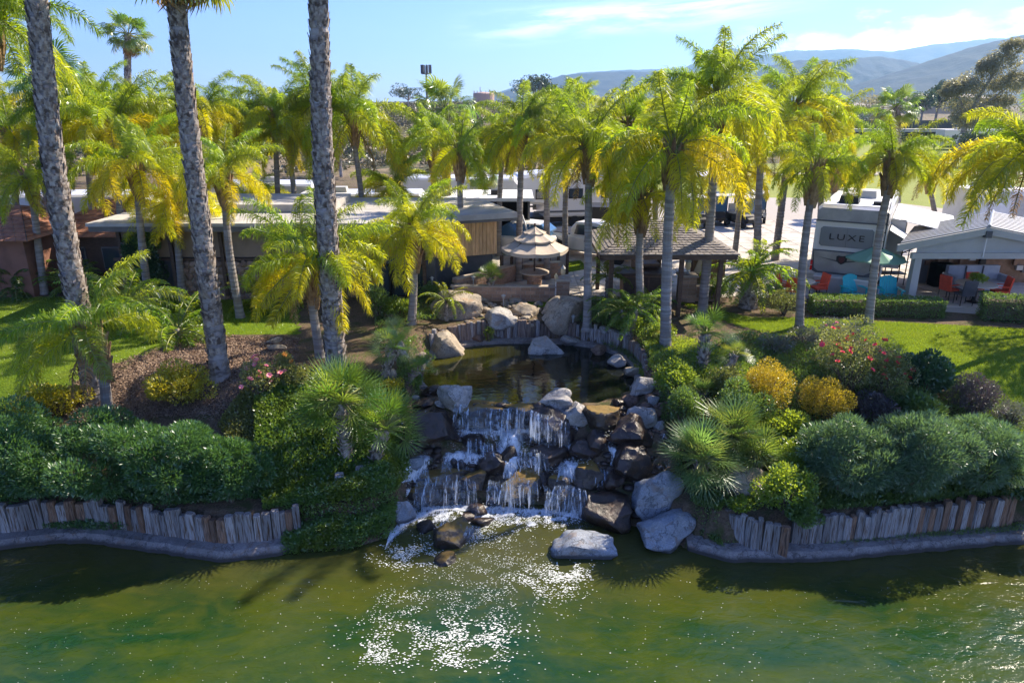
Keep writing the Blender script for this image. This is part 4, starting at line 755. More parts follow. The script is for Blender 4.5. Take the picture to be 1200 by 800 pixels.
L_ivy = leafM('ivy_leaf', (.065, .15, .03), (.11, .20, .035), (.34, .55, .06), .38, tip=(.12, .18, .02))
L_grass = leafM('grass_blade', (.10, .18, .010), (.17, .26, .015), (.48, .62, .02), .45)
L_grey = leafM('greygreen_leaf', (.14, .15, .11), (.20, .20, .15), (.25, .28, .15), .3)
L_mulch = M('bark_chip', (.20, .13, .09), (.32, .24, .18), 3, .9, world=True)
def flower_mesh(m):
    b = B()
    for q in range(2):
        for k in range(6):
            a = k * math.pi / 3 + q * .5; d = Vector((math.cos(a), math.sin(a), .35 + q * .5)).normalized(); s = Vector((-d.y, d.x, 0)) * .45; b.add([(0, 0, 0), d * .6 + s, d, d * .6 - s], [(0, 1, 2, 3)])
    return b.mesh('flower', m)
F_red = flower_mesh(M('petal_red', (.75, .05, .09), (.85, .12, .15), 3)); F_pink = flower_mesh(M('petal_pink', (.80, .25, .30), (.85, .35, .35), 3)); F_or = flower_mesh(M('petal_orange', (.85, .30, .05), (.85, .5, .1), 3))
SH = [(20, 580, 170, 108, 'dark green oleander hedge at the far left edge', L_ole, 28500, .105, .24), (120, 586, 170, 104, 'dark green oleander hedge above the left stake wall, left of centre', L_ole, 32300, .105, .24), (205, 588, 150, 104, 'green oleander hedge above the left stake wall, middle', L_ole, 30400, .105, .24), (272, 588, 100, 84, 'lighter green oleander hedge at the right end of the left stake wall', L_ole, 24700, .105, .24),
      (66, 490, 84, 44, 'low yellow-green shrub under the leaning palm', L_gold, 4500, .08, .5), (214, 476, 80, 50, 'round yellow-green shrub on the mulch left', L_gold, 5000, .08, .5),
      (985, 582, 120, 98, 'blue-green willowy shrub above the right stake wall, left one', L_ole2, 26000, .13, .15), (1065, 584, 135, 108, 'blue-green willowy shrub above the right stake wall, middle', L_ole2, 30000, .13, .15), (1135, 578, 120, 98, 'blue-green willowy shrub above the right stake wall, right one', L_ole2, 26000, .13, .15), (1205, 590, 80, 80, 'dark green shrub cut by the right edge', L_dark, 7000, .12, .25),
      (896, 482, 66, 60, 'golden clipped mound shrub, left of the pair', L_gold2, 9000, .045, .5), (966, 496, 66, 62, 'golden clipped mound shrub, right of the pair', L_gold2, 9000, .045, .5),
      (1078, 470, 62, 64, 'glossy dark green shrub right of the rose bush', L_dark, 6000, .11, .5), (1068, 500, 70, 50, 'leafy dark green shrub below the glossy one', L_mid, 5000, .12, .3), (1142, 490, 60, 62, 'purple-brown shrub at the edge of the lawn', L_purple, 5500, .08, .2), (1020, 500, 60, 44, 'dark purplish shrub under the rose bush', L_purple, 3500, .07, .4), (1182, 505, 40, 34, 'grey-green tuft at the right lawn edge', L_grey, 1800, .12, .12),
      (1085, 505, 44, 26, 'small yellow flowering shrub among the blue-green shrubs', L_gold, 1800, .06, .5), (870, 500, 70, 60, 'bushy mid-green shrub under the golden mound', L_mid, 5200, .08, .5), (850, 470, 40, 46, 'olive shrub beside the leaning fan palm', L_rose, 2500, .07, .5), (918, 520, 60, 40, 'bright leafy shrub below the golden mounds', L_bright, 3600, .08, .5), (918, 600, 70, 66, 'bright green leafy shrub right of the tan boulder', L_bright, 5200, .07, .6),
      (930, 565, 60, 60, 'bright green shrub between the clump palm and the willowy shrubs', L_bright, 4500, .07, .5), (936, 625, 50, 40, 'leafy green shrub spilling over the right stake wall', L_mid, 3800, .07, .6), (870, 598, 34, 16, 'bright ground plant in front of the tan boulder', L_bright, 1500, .06, .6),
      (788, 470, 50, 52, 'leafy green shrub right of the corner boulders', L_bright, 3600, .08, .5), (800, 500, 50, 52, 'dark green shrub left of the blue fan palm', L_mid, 3600, .08, .4), (772, 398, 36, 20, 'lime green shrub at the top of the right stakes', L_bright, 1600, .07, .5), (735, 392, 40, 22, 'lime green ground plant behind the right stakes', L_bright, 1600, .08, .5), (762, 372, 44, 26, 'olive green shrub behind the small golden palm', L_rose, 2600, .06, .5),
      (905, 415, 50, 22, 'low grey-green perennial on the right bank', L_grey, 1800, .07, .3), (940, 408, 50, 26, 'low heathery perennial left of the rose bush', L_grey, 2200, .07, .3), (918, 368, 50, 30, 'pale flowering shrub at the bed by the red chairs', L_rose, 2600, .06, .5), (1030, 435, 0, 0, '', None, 0, 0, 0),
      (470, 372, 40, 24, 'bright leafy plants behind the left stake wall', L_bright, 2200, .08, .6), (505, 352, 40, 22, 'dark bushy plant by the tan boulder', L_mid, 2000, .07, .5), (573, 402, 14, 20, 'small lime plant growing in the pond', L_bright, 320, .07, .5), (460, 462, 26, 22, 'yellow-green tuft at the left pond edge', L_gold, 700, .07, .5), (443, 375, 30, 40, 'feathery dark shrub left of the golden-skirted palm', L_mid, 2000, .1, .3),
      (733, 458, 26, 12, 'yellow-green plant on the corner boulders', L_gold, 600, .06, .4), (350, 455, 40, 30, 'olive bush under the roses', L_rose, 2000, .06, .5), (40, 330, 50, 50, 'dark purple shrub by the terracotta house', L_purple, 2500, .09, .4), (540, 338, 36, 14, 'low green plants by the path lights', L_mid, 1000, .07, .5), (836, 352, 40, 30, 'green shrub behind the tallest queen palm', L_mid, 2200, .08, .4), (716, 380, 50, 26, 'grassy green plants behind the right stakes', L_mid, 2600, .12, .15), (500, 425, 20, 10, 'small plant at the left pond ledge', L_mid, 400, .06, .4), (905, 352, 40, 22, 'shrub in the bed beside the feather palm', L_rose, 1800, .06, .5)]
for px, py, w, h, lb, m, n, lf, wd in SH:
    if m: shrub(px, py, w, h, lb, m, n, lf, wd, deep=.75 if w > 90 else .9, nl=40 if w > 90 else 18)
shrub(992, 462, 100, 92, 'large rose bush with red blooms on the right bank', L_rose, 8500, .055, .6, 'rose bush', 'rose_bush', flowers=(F_red, 30, .085)); shrub(1035, 475, 64, 74, 'right half of the rose thicket with deep pink blooms', L_rose, 5000, .055, .6, 'rose bush', 'rose_bush', flowers=(F_red, 14, .09))
shrub(985, 405, 66, 34, 'white-flecked bush behind the red rose bush', L_grey, 3000, .05, .6, flowers=(F_pink, 5, .07)); shrub(305, 470, 70, 56, 'straggly pink rose bush on the left bank', L_rose, 3000, .055, .6, 'rose bush', 'rose_bush', flowers=(F_pink, 16, .10)); shrub(335, 440, 30, 30, 'small bush with an orange bloom on the left bank', L_rose, 1300, .05, .6, 'rose bush', 'rose_bush', flowers=(F_or, 5, .09))
# clipped hedges (box shaped)
def hedge(c0, c1, w, h, label, n, m):
    a = Vector(c0); b_ = Vector(c1); L = (b_ - a).length; root = empty('clipped_hedge', (a + b_) / 2, label, 'hedge', 'clipped hedges by the lawn', math.atan2(b_.y - a.y, b_.x - a.x))
    r = rng; p = r.uniform(-.5, .5, (n, 3)) * (L, w, h); f = r.integers(0, 5, n)
    p[f == 0, 1] = -w / 2; p[f == 1, 2] = h / 2; p[f == 2, 2] = h / 2; p[f == 3, 1] = -w / 2; p[f == 4, 0] = np.sign(p[f == 4, 0]) * L / 2
    k = np.array([noise.noise(Vector((q[0] * 2, q[1] * 2, q[2] * 2))) for q in p]); p *= 1 + (.10 * k + r.normal(size=n) * .02)[:, None] * np.array((.1, .8, .8)); p[:, 2] += h / 2
    D = r.normal(size=(n, 3)) + np.array((0, -.4, .6)); link('foliage', np_mesh('foliage', leaf_arrays(p, D, r.uniform(.04, .08, n), .55), 4, m), root)
    b = B(); [b.tube([(x, 0, 0), (x + .1, 0, h * .6)], .02, 5) for x in np.arange(-L / 2 + .2, L / 2, .35)]; b.box((0, 0, h * .45), (L * .96, w * .7, h * .75)); b.obj('branches', m_twig, root)
hedge(P(950, 366, G), P(1100, 370, G), .8, .62, 'long clipped hedge in front of the teal chairs', 9000, L_mid); hedge(P(1148, 372, G), P(1260, 380, G), .9, .85, 'clipped hedge in front of the open pavilion', 6500, L_mid)
# masses
ivy = [(300, 470), (345, 440), (400, 520), (470, 500), (482, 560), (462, 600), (455, 645), (380, 655), (345, 640), (350, 600), (310, 600), (300, 540)]
cover('ivy', ivy, 60000, .075, .6, L_ivy, 'dark ivy carpeting the slope left of the waterfall', 'ivy', .10, .35)
cover('trailing_ivy', [(335, 600), (400, 575), (470, 575), (462, 640), (420, 652), (330, 655)], 26000, .07, .5, L_ivy, 'green ivy trailing down to the lake left of the waterfall', 'ivy', .15, .55, .1)
cover('ground_cover', [(345, 440), (440, 440), (480, 470), (470, 520), (380, 520)], 16000, .06, .6, L_mid, 'low green cover below the small palms left of the pond', 'ground cover', .08, .2)
cover('ground_cover', [(765, 425), (880, 395), (1160, 470), (1200, 520), (1200, 600), (850, 600), (800, 560), (775, 500)], 60000, .07, .55, L_mid, 'mixed green cover over the right bank', 'ground cover', .10, .30)
cover('flowering_cover', [(745, 400), (800, 400), (870, 420), (880, 460), (800, 470), (765, 440)], 16000, .06, .5, L_bright, 'sunlit lime green cover at the top of the right bank', 'ground cover', .08, .22)
cover('ledge_weeds', [(838, 640), (980, 640), (1200, 625), (1200, 612), (960, 640), (850, 620)], 5000, .06, .3, L_mid, 'weeds growing along the foot of the right stake wall', 'weeds', .06, .1)
cover('ground_cover', [(640, 352), (770, 352), (790, 400), (765, 420), (700, 392), (655, 380)], 14000, .10, .2, L_mid, 'grassy planting behind the right stake wall', 'ground cover', .10, .2)
cover('ground_cover', [(440, 350), (560, 345), (560, 372), (490, 378), (440, 400)], 9000, .07, .5, L_mid, 'green planting behind the left stake wall', 'ground cover', .06, .15)
cover('ledge_weeds', [(798, 560), (850, 590), (842, 612), (848, 645), (812, 625)], 3500, .07, .4, L_mid, 'weeds on the slope between the blue-grey boulders and the curved stakes', 'weeds', .06, .15)
cover('ground_cover', [(930, 570), (1200, 560), (1200, 590), (1190, 586), (965, 600), (930, 600)], 16000, .08, .4, L_mid, 'green cover along the top of the right stake wall', 'ground cover', .1, .2)
cover('ground_cover', [(0, 570), (345, 570), (350, 586), (200, 602), (0, 592)], 20000, .08, .4, L_ole, 'dark cover along the top of the left stake wall', 'ground cover', .1, .2)
for i, pl in enumerate(lawn_px[:2]): cover('lawn_grass', None, 110000 if i else 80000, .055, .16, L_grass, ('sunny left lawn', 'right lawn sloping to the bank')[i], 'grass', .0, .0, 1.1, poly=[tuple(P(a, b, G)[:2]) for a, b in pl])
cover('bark_chips', [(60, 470), (230, 392), (350, 396), (345, 445), (290, 490), (180, 492), (90, 500)], 16000, .07, .45, L_mulch, 'brown bark mulch on the left bank', 'mulch', .0, .0, .1)
cover('dry_litter', [(870, 385), (960, 392), (970, 430), (880, 445)], 5000, .06, .4, L_mulch, 'dry leaf litter on the right bank', 'mulch', .0, .0, .1)
cover('ground_cover', [(290, 455), (350, 445), (370, 520), (300, 560), (255, 500)], 13000, .06, .6, L_rose, 'sunlit olive cover on the left slope', 'ground cover', .05, .12)
cover('rim_plants', [(690, 396), (760, 425), (766, 445), (740, 436), (700, 412)], 3500, .08, .4, L_bright, 'lime green plants hanging over the right stakes', 'plants', .1, .2)
cover('rim_plants', [(470, 405), (500, 400), (508, 450), (490, 470), (465, 450)], 4000, .08, .4, L_mid, 'green plants crowding the left rim of the pond', 'plants', .1, .25)
for px, py, r, h, lb in [(398, 572, .13, .45, 'grey timber stub rising from the ivy, left'), (422, 562, .12, .4, 'grey timber stub rising from the ivy, right'), (757, 436, .14, .45, 'white-topped timber stub at the end of the right stakes')]:
    p = Pt(px, py); o = link('timber_stub', STK[0][1], None, (p.x, p.y, p.z - .05), (.05, .05, .3), (r * 2, r * 2, h)); tag(o, lb, 'timber post')
# ================================================================ BACKGROUND
def ridge(name, prof, D, base_py, label, c1, c2, depth=.45, seed=0, base_z=2):
    n, mrows = 170, 34; px = np.linspace(prof[0][0], prof[-1][0], n); py = np.interp(px, [p[0] for p in prof], [p[1] for p in prof]); V = []
    for j in range(mrows):
        v = j / (mrows - 1)                        # 0 front foot, .72 crest, 1 back foot
        for i in range(n):
            top = Q(px[i], py[i], D); s = min(v / .72, 1) if v <= .72 else 1 - (v - .72) / .28; y = D * (1 - depth * (.72 - v) / .72 * .9) if v < .72 else D * (1 + (v - .72) * .5)
            x = top.x * (y / D) ** .6; q = Vector((x / D * 11 + seed, y / D * 6, seed)); sp_ = 1 - abs(noise.fractal(q, .8, 2.1, 4)) * 1.6; sp2 = noise.fractal(q * 4, .9, 2.1, 4)
            z = base_z + (top.z - base_z) * (s ** 1.1) * (1 - (1 - s) * .55 * (1 - sp_)) + (top.z - base_z) * .05 * sp2 * (1 - abs(2 * s - 1)) + D * .0009 * noise.fractal(q * 9, 1, 2, 3) * s
            V.append((x, y, z))
    idx = np.array([[j * n + i, j * n + i + 1, (j + 1) * n + i + 1, (j + 1) * n + i] for j in range(mrows - 1) for i in range(n - 1)])
    m = M(name + '_slope_tint', c1, c2, .012, .95, .9, .02, world=True, disp=7, lo=.42, hi=.58); tag(link(name, np_mesh(name, V, 4, m, True, idx)), label, kind='structure')  # the four mountains' scrub colours have distance-haze blue mixed in
ridge('far_mountain', [(560, 116), (620, 96), (680, 84), (735, 81), (800, 79), (850, 55), (862, 54), (890, 62), (930, 57), (990, 55), (1050, 58), (1100, 49), (1170, 42), (1300, 45), (1420, 60)], 4600, 120, 'palest mountain range on the right horizon', (.03, .045, .05), (.055, .065, .06), .2, 3)  # hazy-air blue tinted into both scrub colours, as in the three below
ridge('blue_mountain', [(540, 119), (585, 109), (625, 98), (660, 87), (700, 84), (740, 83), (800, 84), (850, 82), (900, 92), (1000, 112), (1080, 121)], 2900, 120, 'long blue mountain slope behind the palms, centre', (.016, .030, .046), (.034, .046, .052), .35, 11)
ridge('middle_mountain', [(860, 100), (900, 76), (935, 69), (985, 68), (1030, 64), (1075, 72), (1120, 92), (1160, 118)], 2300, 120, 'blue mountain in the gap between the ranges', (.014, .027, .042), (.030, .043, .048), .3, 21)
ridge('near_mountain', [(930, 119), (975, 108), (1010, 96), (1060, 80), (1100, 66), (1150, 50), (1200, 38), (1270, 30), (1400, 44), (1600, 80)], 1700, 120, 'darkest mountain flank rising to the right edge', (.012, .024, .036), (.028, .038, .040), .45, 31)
ridge('far_left_hills', [(-300, 118), (60, 121), (200, 119), (350, 123), (500, 118), (640, 121)], 1500, 120, 'low hazy hills behind the left palms', (.10, .09, .07), (.06, .065, .045), .3, 41)
m_tree1 = leafM('tree_leaf', (.035, .06, .025), (.055, .085, .035), (.10, .15, .04), .25); m_tree2 = leafM('olive_leaf', (.21, .21, .12), (.29, .27, .15), (.52, .48, .20), .42); m_tree3 = leafM('bluegreen_leaf', (.05, .085, .05), (.08, .12, .07), (.14, .22, .09), .25)
def tree(px, Y, h, w, m, label, n=2600, leaf=.6, seed=1, crown=.75, group='trees in the distance', z=None, lob=12, wd=.6):
    b0 = PY(px, Y); b0.z = float(ht(b0.x, b0.y)) if z is None else z; root = empty('tree', b0, label, 'tree', group); rad = (w / 2, w / 2, h * crown / 2)
    p, d = foliage_pts(rad, n, seed, lob); p[:, 2] += h - rad[2]; link('crown', np_mesh('crown', leaf_arrays(p, d + rng.normal(size=d.shape) * .7, rng.uniform(.6, 1.3, n) * leaf, wd), 4, m), root)
    b = B(); b.tube([(0, 0, -.2), (0, 0, h * .4), (w * .05, 0, h * .8)], [h * .035, h * .025, h * .008], 7)
    for i in range(5): a = i * 1.26; b.tube([(0, 0, h * .35), (math.cos(a) * w * .2, math.sin(a) * w * .2, h * .6), (math.cos(a) * w * .35, math.sin(a) * w * .35, h * .8)], [h * .02, h * .012, h * .004], 5)
    b.obj('trunk', m_bark, root); return root
TR = [(630, 260, 12, 11, 0, 'dark round tree left of the small fan palm'), (645, 280, 10, 14, 0, 'broad dark tree behind the small fan palm'), (660, 300, 11, 10, 2, 'grey-green tree behind the small fan palm'), (720, 300, 9, 14, 2, 'low grey-green tree right of the small fan palm'), (742, 260, 10.5, 7, 0, 'dark upright tree left of the yellow crowns'), (752, 262, 10, 6, 2, 'paler tree touching the dark upright one'),
      (700, 330, 10, 16, 1, 'olive trees line behind the centre palms'), (480, 190, 6, 10, 0, 'green bush tree on the scrub hill by the cell tower'), (610, 300, 9, 12, 2, 'hazy tree right of the water tank'), (1015, 170, 6, 9, 1, 'grey-brown tree left of the golden-skirted fan palm'), (1075, 150, 7, 6, 2, 'pale green tree right of the golden-skirted fan palm'), (1092, 155, 8.5, 4, 2, 'slim poplar-like tree before the right hills'), (1125, 150, 6, 7, 2, 'round blue-green tree at the left of the eucalyptus'), (1196, 150, 6, 8, 1, 'brownish tree at the right edge behind the eucalyptus'),
      (1030, 100, 4.2, 6, 0, 'dark bush on the embankment below the road'), (1135, 88, 4.5, 4, 0, 'bright young tree in front of the eucalyptus trunk'), (300, 120, 5, 9, 0, 'dark shrub tree on the left scrub hill'), (335, 125, 5, 8, 1, 'olive shrub tree on the left scrub hill'), (290, 160, 5, 10, 2, 'grey-green shrub tree high on the left scrub hill'), (790, 280, 10, 12, 0, 'dark tree behind the yellow palm tops'), (985, 130, 6, 8, 2, 'tree beyond the luxury trailer'), (455, 105, 4, 8, 1, 'dry bush tree on the scrub hill'), (20, 90, 8, 10, 0, 'dark tree behind the far left palms'), (250, 90, 6.5, 10, 0, 'green tree behind the left row of palms'), (120, 70, 6, 8, 0, 'green tree above the red shingled roof'), (700, 90, 5, 9, 0, 'green tree behind the parked trailers'), (780, 80, 5, 8, 2, 'grey-green tree behind the golf carts'), (400, 75, 5.5, 9, 0, 'green tree behind the flat-roofed house')]
for i, (px, Y, h, w, k, lb) in enumerate(TR): tree(px, Y, h, w, (m_tree1, m_tree2, m_tree3)[k], lb, 1800, h * .055, seed=60 + i)
# big eucalyptus
eb = PY(1122, 108); er = empty('eucalyptus_tree', eb, 'large airy eucalyptus tree standing alone at the right before the hills', 'tree'); p = []; d = []
r_ = np.random.default_rng(5)
for cx, cz, w, h in [(1.0, 7, 3.4, 2.6), (2.3, 9.6, 3.0, 2.2), (-.3, 9, 2.4, 1.8), (3.3, 12.4, 2.1, 1.7), (4.3, 14.6, 1.3, 1.1), (-2.2, 9.4, 1.7, 1.0), (-3.2, 8.6, 1.2, .8), (4.8, 9.4, 2.2, 1.4), (6.0, 10.3, 1.5, 1.2), (3.6, 6.2, 2.6, 1.6), (1.4, 4.2, 2.2, 1.6), (-.4, 5.2, 1.6, 1.4), (1.8, 12.0, 1.4, 1.2), (5.4, 7.4, 1.6, 1.0)]:
    a, c = foliage_pts((w * 1.35, w, h * 1.3), 2300, int(cx * 10 + cz * 7) + 50, 34); p.append(a + (cx, r_.uniform(-1, 1), cz)); d.append(c)
p = np.concatenate(p); d = np.concatenate(d); d[:, 2] -= .8; link('crown', np_mesh('crown', leaf_arrays(p, d, r_.uniform(.2, .42, len(p)), .35), 4, m_tree2), er)
b = B(); b.tube([(0, 0, -.3), (.3, 0, 4), (1.4, 0, 8), (3.2, 0, 12), (4.2, 0, 14.6)], [.5, .42, .28, .15, .05], 8); b.tube([(.5, 0, 5), (-1.4, 0, 8), (-3, 0, 9)], [.25, .15, .05], 6); b.tube([(.9, 0, 6), (3.6, 0, 8), (6, 0, 10)], [.25, .15, .05], 6); b.obj('trunk', m_bark, er)
tree(1290, 24.6, 8.2, 5.2, m_tree1, 'broad garden tree just beyond the right edge that shades the lawn', 5000, .16, 77, .62, None)
# scrub bushes dotted on the hill (countless)
V = []
X = rng.uniform(-120, 18, 2600); Y = rng.uniform(75, 230, 2600); keep = X / Y < .07; X = X[keep]; Y = Y[keep]
for x, y in zip(X, Y):
    s = rng.uniform(.5, 1.5); a, c = foliage_pts((s, s, s * .7), 60, int(x * 9 + y * 7) % 9999, 4); V.append(leaf_arrays(a + (x, y, float(ht(x, y)) + s * .3), c + (0, 0, .4), np.full(len(a), s * .35), .6))
tag(link('scrub', np_mesh('scrub', np.concatenate(V), 4, leafM('scrub_leaf', (.09, .09, .05), (.13, .11, .065), (.16, .16, .06), .2))), 'dry chaparral scrub covering the hill behind the palms', 'scrub', kind='stuff')
# ================================================================ BUILDINGS, PATIO, VEHICLES, FURNITURE
m_white = M('white_paint', (.72, .72, .71), (.66, .66, .66), 3, .5, spec=.4); m_gel = M('gelcoat', (.62, .61, .59), rough=.25, spec=.5); m_dkgrey = M('dark_grey', (.07, .075, .085), (.10, .105, .115), 3, .5)
m_black = M('black_plastic', (.015, .015, .016), rough=.5); m_glass = M('dark_glass', (.03, .045, .06), rough=.06, spec=.8); m_blueglass = M('blue_glass', (.05, .12, .22), rough=.06, spec=.8); m_chrome = M('bright_metal', (.6, .6, .6), rough=.25, metal=1)
m_roof = M('flat_roofing', (.46, .44, .41), (.36, .34, .32), 1.2, .9, .2, 20); m_fascia = M('grey_fascia', (.17, .16, .15), (.13, .12, .115), 2, .8); m_brownwall = M('brown_render', (.36, .26, .175), (.30, .215, .14), 1.5, .9, .2); m_greywall = M('slate_wall', (.11, .115, .125), (.08, .085, .09), 2, .8)
m_cedar = M('cedar_board', (.74, .47, .24), (.60, .36, .17), 5, .7, .3, 16, .14, stretch=(3, 3, .5)); m_dwood = M('dark_wood', (.07, .042, .028), (.11, .07, .045), 5, .6, .2, stretch=(1, 1, 5)); m_bwood = M('brown_wood', (.16, .09, .05), (.22, .13, .08), 5, .6)
m_brick = M('tan_brick', (.42, .28, .19), (.34, .22, .15), 14, .9, .5, 50, .22); m_mortar = M('mortar', (.36, .33, .29), rough=.95, bump=.2); m_cap = M('stone_cap', (.42, .36, .29), (.36, .30, .24), 8, .8, .3)
m_conc = M('concrete_slab', (.54, .49, .43), (.45, .41, .36), 2.5, .85, .25, 40, .07, c3=(.34, .31, .27)); m_terr = M('terracotta_shingle', (.36, .17, .10), (.26, .12, .075), 4, .85, .4, 20); m_shing = M('brown_shingle', (.25, .225, .21), (.18, .16, .15), 6, .9, .4, 30)
m_umb = M('beige_canvas', (.55, .47, .38), (.50, .42, .34), 3, .9); m_green_umb = leafM('green_canvas', (.22, .42, .30), (.26, .46, .34), (.3, .55, .40), .35, gloss=.02); m_fence = M('tan_fence', (.36, .32, .27), (.30, .27, .23), 3, .85); m_teal = M('teal_paint', (.02, .42, .50), rough=.4); m_red = M('red_orange_fabric', (.72, .10, .05), (.62, .08, .04), 8, .8); m_cush = M('pale_cushion', (.42, .46, .52), (.36, .40, .46), 5, .9); m_stone = M('river_stone', (.36, .24, .16), (.22, .16, .12), 5, .85, .5, 20, .3)
m_metalroof = M('metal_roof', (.34, .325, .30), (.29, .28, .26), 3, .35, metal=.3); m_lgrey = M('pale_grey_paint', (.42, .42, .40), (.38, .38, .36), 2, .6); m_tyre = M('tyre', (.02, .02, .02), rough=.8); m_lamp = M('lamp_glass', (.75, .60, .35), rough=.3); m_silver = M('silver_cap', (.33, .32, .31), (.25, .245, .24), 1.5, .3, metal=.3); m_taill = M('tail_lamp', (.55, .02, .02), rough=.25)
def brick_run(root, a, b_, z0, rows, bl=.38, bh=.145, th=.24, cap=True):
    """a, b_ in world xy; bricks are children of root"""
    o = root.location; a = Vector((a[0], a[1], 0)); b_ = Vector((b_[0], b_[1], 0)); d = b_ - a; L = d.length; ang = math.atan2(d.y, d.x); n = max(1, round(L / bl)); bl = L / n; mid = (a + b_) / 2
    B().box((0, 0, rows * bh / 2), (L - .02, th - .04, rows * bh - .01)).obj('mortar_core', m_mortar, root, loc=(mid.x - o.x, mid.y - o.y, z0 - o.z), rot=(0, 0, ang))
    me = B().box((0, 0, 0), (bl - .018, th, bh - .016)).mesh('brick', m_brick)
    for r in range(rows):
        for k in range(n):
            q = a + d * ((k + .5 + (.25 if r % 2 else -.25)) / n); link('brick', me, root, loc=(q.x - o.x, q.y - o.y, z0 - o.z + bh * (r + .5)), rot=(0, 0, ang))
    if cap: B().box((0, 0, 0), (L + .1, th + .07, .05)).obj('coping', m_cap, root, loc=(mid.x - o.x, mid.y - o.y, z0 - o.z + rows * bh + .022), rot=(0, 0, ang))
# paving
pr = empty('driveway', (0, 0, 0), None, None); pr['kind'] = 'structure'; pr['label'] = 'pale concrete slab patio and driveway'; slab = B().box((0, 0, 0), (1.56, 1.56, .06)).mesh('paving_slab', m_conc)
dpoly = [tuple(P(a, b, G)[:2]) for a, b in [(528, 351), (775, 353), (860, 348), (1000, 352), (1110, 366), (1290, 380), (1500, 300), (1250, 262), (1000, 232), (560, 232), (500, 262), (490, 340)]]
gx = np.arange(-6, 24, 1.6); gy = np.arange(26.4, 47, 1.6); GX, GY = np.meshgrid(gx, gy); k = in_poly(GX.ravel(), GY.ravel(), dpoly); cnt = 0
near = sorted(zip(GX.ravel()[k], GY.ravel()[k]), key=lambda q: q[1])
for x, y in near:
    if cnt < 290: link('paving_slab', slab, pr, loc=(x, y, G + .01 + random.uniform(-.003, .003))); cnt += 1
B().add([(x, y, G + .02) for x, y in dpoly], [tuple(range(len(dpoly)))]).obj('slab_bed', m_mortar, pr)
# brown flat-roofed house with cedar end
hY = 26.9; X0, X1 = PY(150, hY).x, PY(512, hY).x
hs = empty('flat_roofed_house', ((X0 + X1) / 2, hY, G), 'long low brown house with flat pale roof and cedar-clad end behind the left lawn', 'house'); W_ = X1 - X0; hx = hs.location.x
B().box((0, 3.1, 2.35), (W_, 6, 1.35)).obj('upper_wall', m_brownwall, hs); B().box((0, 3.15, .84), (W_ - .1, 5.9, 1.66)).obj('lower_wall', m_greywall, hs)
b = B(); b.box((.2, 2.6, 3.12), (W_ + 1.3, 7.4, .12)); b.obj('roof', m_roof, hs); B().box((.2, 2.6, 2.96), (W_ + 1.2, 7.3, .2)).obj('fascia', m_fascia, hs); B().box((-W_ * .1, 3.4, 3.35), (W_ * .5, 3.6, .3)).obj('raised_roof', m_roof, hs)
for i in range(7): B().box((-W_ / 2 + .15 + i * W_ / 6.3, -.12, 1.55), (.13, .13, 2.75)).obj('post', m_dwood, hs)
B().box((-1.5, .02, 1.60), (W_ * .8, .12, .10)).obj('sill', m_dwood, hs)
for i, x in enumerate((PY(385, hY).x - hx, PY(440, hY).x - hx, PY(480, hY).x - hx)):
    w = B().box((x, .06, .75), (1.3, .1, 1.3)).obj('window', m_black, hs); B().box((x, -.01, .75), (1.15, .06, 1.15)).obj('pane', m_glass, w)
xa, xb = PY(216, hY).x - hx, PY(352, hY).x - hx
B().box(((xa + xb) / 2, .03, .72), (xb - xa, .14, 1.44)).obj('stone_bed', m_mortar, hs)
stv = [rock_mesh(900 + k, (.5, .3, .5), m_stone, 3, 6, .05) for k in range(4)]; z = .13; r_i = 0
while z < 1.45:
    x = xa + .1 + .12 * (r_i % 2)
    while x < xb - .05:
        w = random.uniform(.24, .38); o = link('stone', random.choice(stv), hs, loc=(x + w / 2, -.05, z), rot=(0, random.uniform(-.4, .4), 0)); o.scale = (w * .98, .3, .29); x += w
    z += .255; r_i += 1
c0 = Vector(P(512, 343, G)); c1 = c0 + Vector((2.45, .95, 0)); dd = c1 - c0; ang = math.atan2(dd.y, dd.x); nb = 17
for i in range(nb): q = c0 + dd * ((i + .5) / nb); B().box((0, 0, 0), (dd.length / nb - .012, .06 + .012 * (i % 3), 1.5)).obj('cladding_board', m_cedar, hs, loc=(q.x - hx, q.y - hY, 2.19), rot=(0, 0, ang))
q = (c0 + c1) / 2; B().box((0, 1.5, 2.28), (dd.length - .05, 2.9, 1.28)).obj('end_room', m_dwood, hs, loc=(q.x - hx, q.y - hY, 0), rot=(0, 0, ang)); B().box((0, 1.7, .8), (dd.length - .1, 2.6, 1.6)).obj('end_room_base', m_greywall, hs, loc=(q.x - hx, q.y - hY, 0), rot=(0, 0, ang))
B().box((0.1, 1.3, 3.08), (dd.length + 1.1, 4.0, .22)).obj('end_roof', m_roof, hs, loc=(q.x - hx, q.y - hY, 0.02), rot=(0, 0, ang))
B().box((0.1, 1.3, 2.96), (dd.length + 1.04, 3.94, .14)).obj('end_fascia', m_fascia, hs, loc=(q.x - hx, q.y - hY, -.01), rot=(0, 0, ang))
# ivy screen and slim tree at its left corner
shrub(178, 352, 52, 78, 'tall dark vine screen at the left corner of the brown house', L_dark, 5000, .10, .6, 'vine', 'vine_screen', deep=.4)
tb = P(188, 352, G); tr = empty('slim_tree', tb, 'slim white-stemmed young tree against the vine screen', 'tree'); b = B(); b.tube([(0, 0, 0), (-.05, 0, 1.2), (-.2, 0, 2.2)], [.06, .05, .03], 6); b.obj('trunk', m_white, tr)
p, d = foliage_pts((.7, .5, .6), 1400, 5, 8); link('crown', np_mesh('crown', leaf_arrays(p + (-.1, 0, 2.3), d, rng.uniform(.08, .14, len(p)), .6), 4, L_mid), tr)
